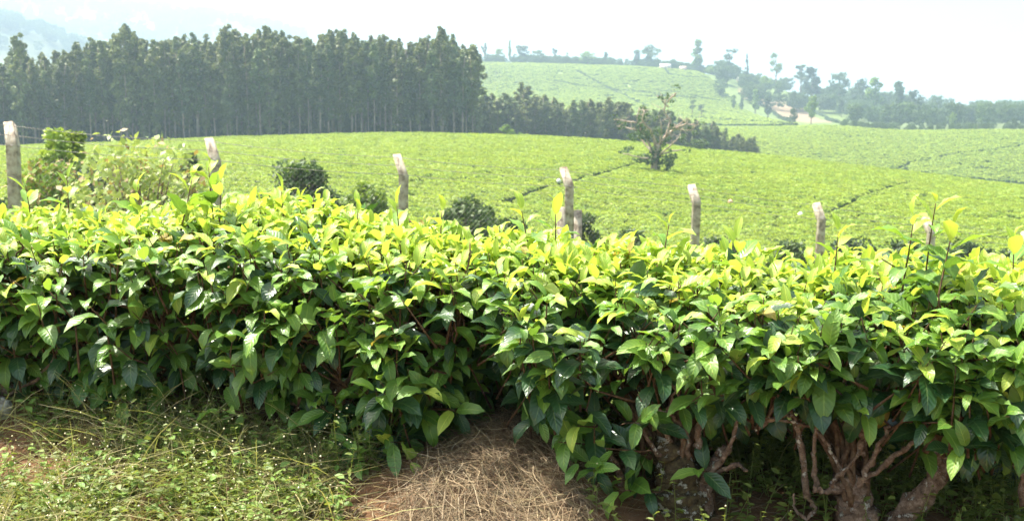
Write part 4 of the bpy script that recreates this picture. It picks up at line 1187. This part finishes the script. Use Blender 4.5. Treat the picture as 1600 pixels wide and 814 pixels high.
# low scrub along the foot of the plantation
for px, yt, r_, hw, kd, lab in ((487, 209, 262, 1.3, 0, 'low grey-green scrub at the foot of the plantation, left one'), (524, 207, 262, 1.6, 2, 'low grey-green scrub at the foot of the plantation, right one'), (690, 209, 262, 1.0, 0, 'small scrub patch at the right foot of the plantation'), (792, 195, 246, 1.0, 2, 'round bright bush on the crest of the near tea field'), (812, 207, 247, .8, 2, 'small low shrub right of the round bush on the crest')):
    b_ = stand(px, r_)
    H = max(.8, top_height(px, yt, r_, b_))
    plant('shrub', tree_kind('shrub', 300 + kd), b_, H / 10, hw * .28 if px < 780 else H / 10 * 1.25, lab, 'shrub', None, re_.uniform(0, 6.28))
# belt of younger eucalyptus behind the crest
BELT_TOP = [(755, 150), (770, 152), (800, 150), (816, 128), (832, 150), (850, 152), (880, 156), (905, 160), (935, 152), (950, 152), (980, 166), (1005, 165), (1030, 168), (1060, 186), (1090, 190), (1115, 188), (1140, 208), (1165, 212), (1190, 232)]
for row in range(3):
    px = 752 + row * 5
    while px < 1192:
        rr = 322 + row * 4 + re_.normal(0, 1.2); b_ = stand(px, rr)
        H = top_height(px, np.interp(px, *zip(*BELT_TOP)), rr, b_) * re_.uniform(.74, 1.06)
        plant('eucalyptus_tree', EUC[int(re_.choice([0, 3, 5, 7]))], b_, H / 25, H / 25 * re_.uniform(1.5, 2.5), 'young eucalyptus in the tree belt just behind the crest of the tea field', 'tree', 'eucalyptus belt behind the crest', re_.uniform(0, 6.28))
        px += re_.uniform(11, 19)
# single trees: (column, top, foot, width in px, distance, kind, seed, label)
SINGLE = [
    (1092, 218, 258, 40, 236, 'round', 402, 'small dense tree on the crest right of the half-dead tree'),
    (1240, 168, 194, 14, 560, 'round', 403, 'small round tree beside the brown soil patch, left one'),
    (1268, 148, 190, 22, 585, 'round', 404, 'taller dark tree beside the brown soil patch, right one'),
    (918, 80, 106, 30, 940, 'round', 405, 'dark dome-shaped tree on the left part of the far ridge'),
    (1015, 70, 105, 30, 950, 'round', 406, 'broad dark tree on the far ridge left of the small houses'),
    (994, 78, 106, 13, 950, 'column', 407, 'narrow tree touching the broad dark ridge tree on its left'),
    (1088, 63, 112, 22, 955, 'column', 408, 'tallest pointed tree on the far ridge'),
    (1139, 76, 114, 20, 955, 'open', 409, 'thin flat-branched tree on the far ridge right of the tallest one'),
    (1165, 85, 120, 9, 955, 'cone', 410, 'small pointed conifer on the ridge where it starts to fall'),
    (1211, 82, 130, 18, 950, 'open', 411, 'tall airy umbrella-shaped tree on the falling ridge'),
    (1250, 97, 150, 22, 930, 'open', 412, 'airy tree with light crown above the dark wooded clump'),
    (1268, 106, 168, 30, 900, 'column', 413, 'big dark tree of the wooded clump right of the airy tree'),
    (797, 64, 100, 7, 950, 'column', 414, 'thin pointed tree on the ridge right beside the plantation top'),
    (757, 68, 100, 10, 950, 'open', 415, 'thin open tree on the ridge at the plantation edge'),
    (815, 70, 101, 26, 955, 'round', 416, 'rounded ridge tree left of the ridge gap'),
    (780, 76, 101, 20, 955, 'round', 417, 'low ridge tree close to the plantation edge'),
    (840, 78, 102, 24, 955, 'round', 418, 'rounded ridge tree in the left ridge group, right end'),
    (866, 74, 104, 9, 955, 'open', 419, 'slim ridge tree between two rounded ones'),
    (887, 82, 104, 7, 955, 'open', 420, 'wispy small tree on the ridge left of the dome-shaped tree'),
    (945, 82, 106, 10, 955, 'column', 421, 'slim tree on the ridge right of the dome-shaped tree'),
    (1052, 92, 110, 14, 955, 'round', 422, 'low round tree between the small ridge houses'),
    (1110, 104, 122, 22, 935, 'round', 423, 'low bushy tree below the tallest ridge tree'),
    (1122, 110, 140, 16, 905, 'column', 424, 'dark tree standing left of the brown track on the slope'),
    (1052, 121, 134, 5, 860, 'column', 425, 'tiny dark tree standing alone in the far tea field'),
    (1112, 130, 140, 6, 860, 'column', 426, 'tiny tree at the right end of the far tea field'),
    (1082, 150, 180, 10, 640, 'open', 427, 'faint slim tree low on the far tea hillside'),
    (1096, 162, 184, 14, 640, 'open', 428, 'pale spreading tree low on the far tea hillside'),
    (1146, 148, 160, 9, 760, 'column', 429, 'small tree beside the field edge, left of a pair'),
    (1159, 150, 162, 8, 760, 'column', 430, 'small tree beside the field edge, right of a pair'),
    (1172, 118, 152, 24, 890, 'round', 431, 'bushy tree of the slope group above the brown patch'),
    (1195, 118, 160, 26, 870, 'round', 432, 'taller bushy tree of the slope group above the brown patch'),
    (1215, 128, 166, 22, 860, 'round', 433, 'bushy tree at the right of the slope group above the brown patch'),
    (1200, 150, 176, 14, 720, 'column', 434, 'small tree standing in the brown patch'),
    (1180, 140, 168, 14, 760, 'column', 435, 'dark small tree at the upper end of the brown patch'),
    (1310, 112, 160, 34, 920, 'round', 436, 'large tree of the right-hand woodland edge, left end'),
    (1345, 122, 176, 30, 880, 'round', 437, 'pale rounded woodland tree with open field on its left'),
    (1366, 120, 186, 26, 820, 'column', 438, 'tall woodland tree above the right-hand tea field'),
    (1404, 128, 190, 24, 820, 'column', 439, 'pointed woodland tree right of the tall one'),
    (1430, 140, 196, 34, 780, 'round', 440, 'wide woodland tree below the white roofs'),
    (1490, 175, 200, 12, 600, 'round', 441, 'small dark tree at the top edge of the right-hand tea field'),
    (1587, 184, 206, 10, 560, 'round', 442, 'small dark tree at the far right above the tea field'),
    (1398, 258, 276, 10, 372, 'round', 443, 'small reddish tree beside the field path, left one'),
    (1418, 260, 278, 12, 372, 'round', 444, 'small reddish tree beside the field path, right one'),
    (1240, 140, 152, 9, 800, 'round', 445, 'small bush on the open slope right of the brown patch'),
    (1315, 156, 166, 10, 800, 'round', 446, 'small bush on the open slope left of the woodland')]
for px, yt, yb, wpx, r_, kd, sd, lab in SINGLE:
    b_ = stand(px, r_); H = top_height(px, yt, r_, b_)
    nat = {'round': 8.4, 'column': 3.6, 'cone': 4.4, 'open': 5.2, 'spread': 9, 'shrub': 10}[kd]
    W = wpx * r_ / FPX
    plant('tree', tree_kind(kd, sd if r_ < 600 else 500 + sd % 9), b_, max(H, 1.5) / 10, W / nat * 1.12, lab, 'tree', None, re_.uniform(0, 6.28))
# countless woodland on the right-hand slope and the blue hills
def wood(name, label, cols, rrange, n, hrange, top=None, seed=900):
    r = np.random.default_rng(seed); Vs = []
    tv = [tree_kind('round', 504)[1], tree_kind('column', 507)[1]]
    pts, sc = [], []
    c = r.uniform(*cols, n); rr = r.uniform(*rrange, n)
    a = np.interp(c, COLS, COLAZ); x, y = rr * np.sin(a), rr * np.cos(a)
    den = fbm(x / 70 + seed, y / 70, 3) > -.05; x, y = x[den], y[den]; m = len(x)
    h = r.uniform(*hrange, m) / 10
    w = h * r.uniform(.8, 1.3, m)
    o = scatter(name, label, np.stack([x, y, terrain(x, y) - .3], 1), r.uniform(0, 6.28, m), np.stack([w, w, h], 1), tv[seed % 2])
    o['category'] = 'wood'
wood('slope_wood', 'hazy woodland covering the slope at the far right', (1330, 1900), (640, 1150), 500, (5, 15), seed=900)
wood('ridge_wood', 'mixed hazy trees along the falling ridge', (1120, 1430), (800, 1000), 270, (5, 14), seed=902)
wood('ridge_scrub', 'low scrub and trees lining the far ridge', (740, 1230), (940, 985), 520, (3, 8.5), seed=904)
wood('field_edge_scrub', 'low scrub along the top edge of the right-hand tea field', (1310, 1750), (534, 600), 240, (1.5, 4), seed=906)
wood('spur_wood', 'blue hazy wood on the hill spur at the far left', (-350, 330), (1480, 1750), 900, (12, 22), seed=908)
wood('mountain_wood', 'faint tree lines on the pale mountain at the far left', (-350, 480), (2250, 2990), 1900, (14, 32), seed=910)
# hedgerows on the far hill, one thing each
HLAB = {'a': 'dark field hedge running across the middle of the far tea field', 'b': 'short dark hedge below the small ridge houses', 'c': 'hedge along the bottom of the far tea field', 'd': 'hedge on the left side of the brown patch', 'e': 'hedge on the right side of the brown patch', 'f': 'faint hedge line dropping steeply down the far tea field'}
for k, poly in HEDGE_PX.items():
    P = path_pts(poly, 540, 1100); r = np.random.default_rng(ord(k)); Vs = []
    o0 = np.array([*P[0], drop(*P[0])])
    for a, b_ in zip(P[:-1], P[1:]):
        m = max(2, int(np.linalg.norm(b_ - a) / 1.6))
        for q in np.linspace(0, 1, m, endpoint=False):
            c = a * (1 - q) + b_ * q + r.normal(0, .35, 2); z = drop(*c)
            hh = r.uniform(.7, 1.5) * (1 if k != 'f' else .5)
            Q, d = clump((c[0], c[1], z + hh * .6), (1.1, 1.1, hh), 14, r); Vs.append(cards(Q, .5, r, .3, d * .8))
    V = np.concatenate(Vs) - o0
    h_ = empty('hedgerow', o0, HLAB[k], 'hedge', 'field hedges on the far hill')
    o = obj('foliage', mesh_np('foliage', V, np.arange(len(V)).reshape(-1, 4), TREE_L[1], smooth_=False), h_); o['kind'] = 'stuff'

# ------------------------------------------------------------------ half-dead tree on the tea slope
rd = np.random.default_rng(88)
lt = ground_at(1022, 276, 60, 300); LR = float(np.hypot(lt[0], lt[1])); lt[2] = drop(lt[0], lt[1])
snag = empty('half_dead_tree', lt, 'half-dead tree with bare pale branches and dark low foliage standing in the tea', 'tree')
def lp(x, y, dz=0.0): return at_r(1023 + (x - 1023) * (1.0 if y > 240 else 1.18), y, LR + dz) - lt
ppm = FPX / LR
tr = refine(np.array([lp(1022, 281), lp(1022, 262), lp(1025, 245), lp(1026, 225)]), 12, .02, rd)
MB().tube(tr, np.interp(np.linspace(0, 1, 12), [0, .15, .5, 1], [.62, .48, .42, .28]), 10, .08, rd).build('trunk', DEAD, snag)
BR = [[(1024, 250, 0), (1012, 215, 1), (1000, 190, .5), (1004, 168, 0)], [(1026, 232, 0), (1018, 205, -1), (1008, 190, -1.5), (1010, 172, -2)], [(1026, 235, 0), (1036, 215, .5), (1050, 200, 1), (1062, 188, 1.5)], [(1038, 213, .5), (1044, 190, .2), (1036, 175, 0), (1040, 150, 0)],
      [(1040, 168, 0), (1034, 158, .2), (1026, 150, .5)], [(1040, 160, 0), (1048, 150, -.4), (1052, 146, -.6)], [(1050, 200, 1), (1060, 204, 2), (1074, 203, 2.4)], [(1020, 240, 0), (1008, 222, 1.5), (1000, 214, 2)], [(1026, 245, 0), (1040, 232, -1.5), (1052, 218, -2.2), (1058, 210, -2.5)], [(1010, 205, 0), (992, 202, .8), (975, 198, 1.2)],
      [(998, 192, .5), (984, 190, .3), (968, 186, 0)], [(1030, 225, 0), (1032, 200, -1), (1028, 182, -1.5)], [(1048, 202, 1), (1064, 194, .4), (1078, 196, .2)], [(1022, 250, 0), (1000, 246, -1.4), (982, 240, -2)], [(1030, 242, 0), (1046, 236, 1), (1062, 236, 2)]]
for k, b_ in enumerate(BR):
    P = refine(np.array([lp(*q) for q in b_]), 12, .05, rd)
    MB().tube(P, np.linspace(.24 if k < 4 else .15, .06, 12), 7, .08, rd).build('branch', DEAD, snag)
    if k in (0, 1, 2, 3, 6, 8, 9, 12):
        m = MB()
        for q in range(6):
            p0 = P[rd.integers(5, 12)]; m.tube(wander(p0, p0 + rd.normal(0, 1, 3) * np.array([.9, .9, .6]) + np.array([0, 0, .5]), 5, .07, rd), np.linspace(.045, .018, 5), 4)
        m.build('branch', DEAD, snag)
cl = []
for x_, y_, w_, h_, n_ in ((1018, 252, 14, 6, 120), (1036, 250, 14, 8, 130), (1008, 246, 12, 6, 90), (1046, 254, 9, 7, 90), (1024, 238, 10, 12, 130), (1030, 222, 10, 12, 110), (996, 214, 12, 9, 80), (1010, 210, 12, 10, 90), (988, 232, 9, 3, 40), (1003, 200, 6, 12, 60), (1006, 180, 5, 10, 40), (1042, 262, 6, 5, 50), (1028, 260, 8, 5, 60), (1052, 244, 7, 5, 50), (1000, 252, 7, 4, 40), (980, 238, 6, 3, 24), (1026, 205, 9, 8, 50)):
    cl.append((lp(x_, y_, rd.normal(0, 1.2)), np.array([w_, w_, h_]) / ppm, n_))
for b_ in BR:
    for q in b_[1:]:
        cl.append((lp(*q) + rd.normal(0, .4, 3), np.array([.9, .9, .6]) * rd.uniform(.5, 1.3), 14))
obj('crown', crown_mesh('crown', cl, .22, TREE_L[0], rd), snag)

# ------------------------------------------------------------------ shrubs beyond the fence
def leafy_shrub(name, label, xp, ytop, r_, wpx, mats, nclump, per, size, rng, foot=None, twig=TREE_T, russet=0.0):
    """shrub of stems and leaf clumps, foot on the ground"""
    b_ = stand(xp, r_); H = top_height(xp, ytop, r_, b_); W = wpx * r_ / FPX / 2 * 1.22
    o = empty(name, b_, label, 'shrub')
    m = MB(); P_, D_ = [], []
    for k in range(nclump):
        a = rng.uniform(0, 6.28); h = rng.uniform(.22, 1.0); q = math.sqrt(rng.random()) * W * math.sqrt(max(.05, 1 - ((h - .45) / .58) ** 2))
        c = np.array([q * math.cos(a), q * math.sin(a), h * H * .93])
        m.tube(wander(np.array([0, 0, -.05]), c, 6, .03 * W, rng), np.linspace(.02 * W + .008, .006, 6), 5)
        p, d = clump(c, np.array([W, W, W * .8]) * rng.uniform(.16, .46), int(per * 1.5), rng); P_.append(p); D_.append(d)
    m.build('stems', twig, o)
    P_, D_ = np.concatenate(P_), np.concatenate(D_)
    pick = (rng.random(len(P_)) < russet) & (P_[:, 2] > H * .55)
    V = cards(P_, size, rng, .3, D_ * .7); F = np.arange(len(V)).reshape(-1, 4)
    f = obj('foliage', mesh_np('foliage', V, F, [mats, RUSSET], pick.astype(int), smooth_=False), o); f['kind'] = 'stuff'
    return o
rh = np.random.default_rng(99)
leafy_shrub('shrub', 'leafy light green shrub with reddish tips between the first two fence posts', 205, 221, 17.5, 200, PALE_SHRUB, 95, 24, .060, rh, None, TREE_T, .14)
leafy_shrub('shrub', 'dull green shrub with russet tips just right of the first fence post', 62, 236, 22, 100, TREE_L[2], 70, 34, .055, rh, None, TREE_T, .25)
leafy_shrub('shrub', 'tall rounded bush with a bright top behind the russet shrub, left lobe', 84, 194, 40, 56, BUSHY, 70, 44, .09, rh)
leafy_shrub('shrub', 'tall rounded bush with a bright top behind the russet shrub, right lobe', 113, 196, 41, 50, BUSHY, 60, 44, .09, rh)
leafy_shrub('shrub', 'small dark tree-like shrub directly left of the second fence post', 297, 233, 60, 30, TREE_L[0], 30, 36, .11, rh)
leafy_shrub('shrub', 'dark dense bush between the second and third fence posts', 466, 256, 40, 98, TREE_L[0], 80, 44, .10, rh)
leafy_shrub('shrub', 'grey-green bush directly left of the third fence post', 563, 284, 42, 76, TREE_L[2], 60, 40, .10, rh)
leafy_shrub('shrub', 'dark low bush midway between the third and fourth posts', 730, 310, 42, 88, TREE_L[0], 70, 42, .10, rh)
leafy_shrub('shrub', 'low bush half hidden behind the fourth post', 905, 330, 44, 60, TREE_L[0], 50, 40, .09, rh)
leafy_shrub('shrub', 'dark low bush left of the fourth post', 800, 338, 43, 50, TREE_L[0], 40, 40, .09, rh)
leafy_shrub('shrub', 'green undergrowth behind the first two bushes, low at the left', 150, 272, 24, 190, TREE_L[1], 70, 36, .07, rh)
for px, yt, w in ((985, 358, 60), (1130, 372, 60), (1240, 380, 60), (1345, 372, 80), (1420, 376, 80), (1520, 374, 90), (1590, 378, 90)):
    leafy_shrub('shrub', {985: 'low dark bush between the fourth and fifth fence posts', 1130: 'low bush right of the fifth fence post', 1240: 'low bush left of the sixth fence post', 1345: 'low dark bush right of the sixth fence post', 1420: 'low dark bush left of the seventh fence post', 1520: 'low dark bush right of the long right-hand tea shoots', 1590: 'low dark bush at the right edge above the hedge'}[px], px, yt, 42, w, TREE_L[1 if px > 1300 else 0], 50, 36, .09, rh)

# ------------------------------------------------------------------ sacks left in the tea, small houses on the ridge
def sack(xp, yp, dpx, m, label):
    p = ground_at(xp, yp, 60, 300); r_ = math.hypot(p[0], p[1]); W = dpx * r_ / FPX
    th, phi = np.meshgrid(np.linspace(0, math.pi, 10), np.linspace(0, 2 * math.pi, 12, endpoint=False), indexing='ij')
    rad = np.sin(th) ** .8 * (1 + .10 * np.sin(3 * phi) * np.sin(th)) * np.where(th < .5, .55, 1.0)
    B = np.stack([rad * np.cos(phi), rad * np.sin(phi), np.cos(th) + (th < .2) * .25], -1).reshape(-1, 3) * np.array([W / 2, W / 2, W * .46])
    i, j = np.meshgrid(np.arange(9), np.arange(12), indexing='ij'); i = i.ravel(); j = j.ravel()
    F = np.stack([i * 12 + j, (i + 1) * 12 + j, (i + 1) * 12 + (j + 1) % 12, i * 12 + (j + 1) % 12], 1)
    tag(obj('sack', mesh_np('sack', B, F, m), None, (p[0], p[1], drop(p[0], p[1]) + .9 + W * .3)), label, 'sack')
sack(1250, 352, 8, SACK, 'small white bundle lying on the tea left of the sixth post')
sack(1141, 331, 8, SACK_TAN, 'small tan bundle lying on the tea right of the fifth post')
sack(873, 297, 7, SACK, 'small white bundle beside the dark field path near the fourth post')
def house(xp, yb, r_, wpx, m, label, rz):
    b_ = stand(xp, r_); W = wpx * r_ / FPX; D_ = W * .6; hw = 2.3
    o = empty('house', b_, label, 'house', 'small houses on the far ridge', rz)
    MB().box((0, 0, hw / 2 - .2), (W, D_, hw + .4)).build('wall', WALLM, o, sm=False)
    y0, y1, z0, z1 = D_ / 2 + .35, 0, hw + .04, hw + W * .2 + .4
    V = np.array([(-W / 2 - .3, -y0, z0), (W / 2 + .3, -y0, z0), (W / 2 + .3, 0, z1), (-W / 2 - .3, 0, z1), (-W / 2 - .3, y0, z0), (W / 2 + .3, y0, z0), (-W / 2 - .3, -y0, z0 + .12), (W / 2 + .3, -y0, z0 + .12), (W / 2 + .3, 0, z1 + .12), (-W / 2 - .3, 0, z1 + .12), (-W / 2 - .3, y0, z0 + .12), (W / 2 + .3, y0, z0 + .12)])
    F = [(6, 7, 8, 9), (9, 8, 11, 10), (0, 3, 2, 1), (3, 4, 5, 2), (0, 1, 7, 6), (5, 4, 10, 11), (0, 6, 9, 3), (3, 9, 10, 4), (1, 2, 8, 7), (2, 5, 11, 8)]
    obj('roof', mesh_np('roof', V, np.array(F), m, smooth_=False), o)
    MB().box((0, -D_ / 2 - .02, 1.0), (.95, .06, 2.0)).build('door', DOORM, o, sm=False)
    for sx in (-.3, .3): MB().box((sx * W, -D_ / 2 - .02, 1.35), (.9, .06, .9)).build('window', DOORM, o, sm=False)
for a in ((1038, 106, 930, 16, ROOF, 'long pale-roofed house on the far ridge, left one', .1), (1066, 108, 925, 10, ROOF_RUST, 'small brownish-roofed house on the far ridge right of the long one', -.2), (1158, 125, 915, 14, ROOF, 'white-roofed house among trees on the falling ridge', .15), (1135, 126, 915, 8, ROOF, 'tiny pale house left of the white-roofed house', 0), (1430, 155, 905, 10, ROOF, 'white-roofed house in the right-hand woodland, left one', .1), (1460, 157, 905, 10, ROOF, 'white-roofed house in the right-hand woodland, right one', -.1)):
    house(*a)

# ------------------------------------------------------------------ the hazy air
def haze_box():
    m = bpy.data.materials.new('haze'); m.use_nodes = True; n, l = m.node_tree.nodes, m.node_tree.links
    n.remove(n['Principled BSDF'])
    v = n.new('ShaderNodeVolumePrincipled'); v.inputs['Color'].default_value = (.53, .70, .85, 1); v.inputs['Density'].default_value = 4.5e-4; v.inputs['Anisotropy'].default_value = .3
    l.new(v.outputs[0], n['Material Output'].inputs['Volume'])
    zlo = float(gz.min()) - 1; zhi = 340.0
    o = MB().box((0, 0, (zlo + zhi) / 2), (31000, 31000, zhi - zlo)).build('haze', m, sm=False)
    tag(o, 'pale haze filling the valley air', 'haze', kind='stuff')
    m.cycles.homogeneous_volume = True if hasattr(m.cycles, 'homogeneous_volume') else None
haze_box()
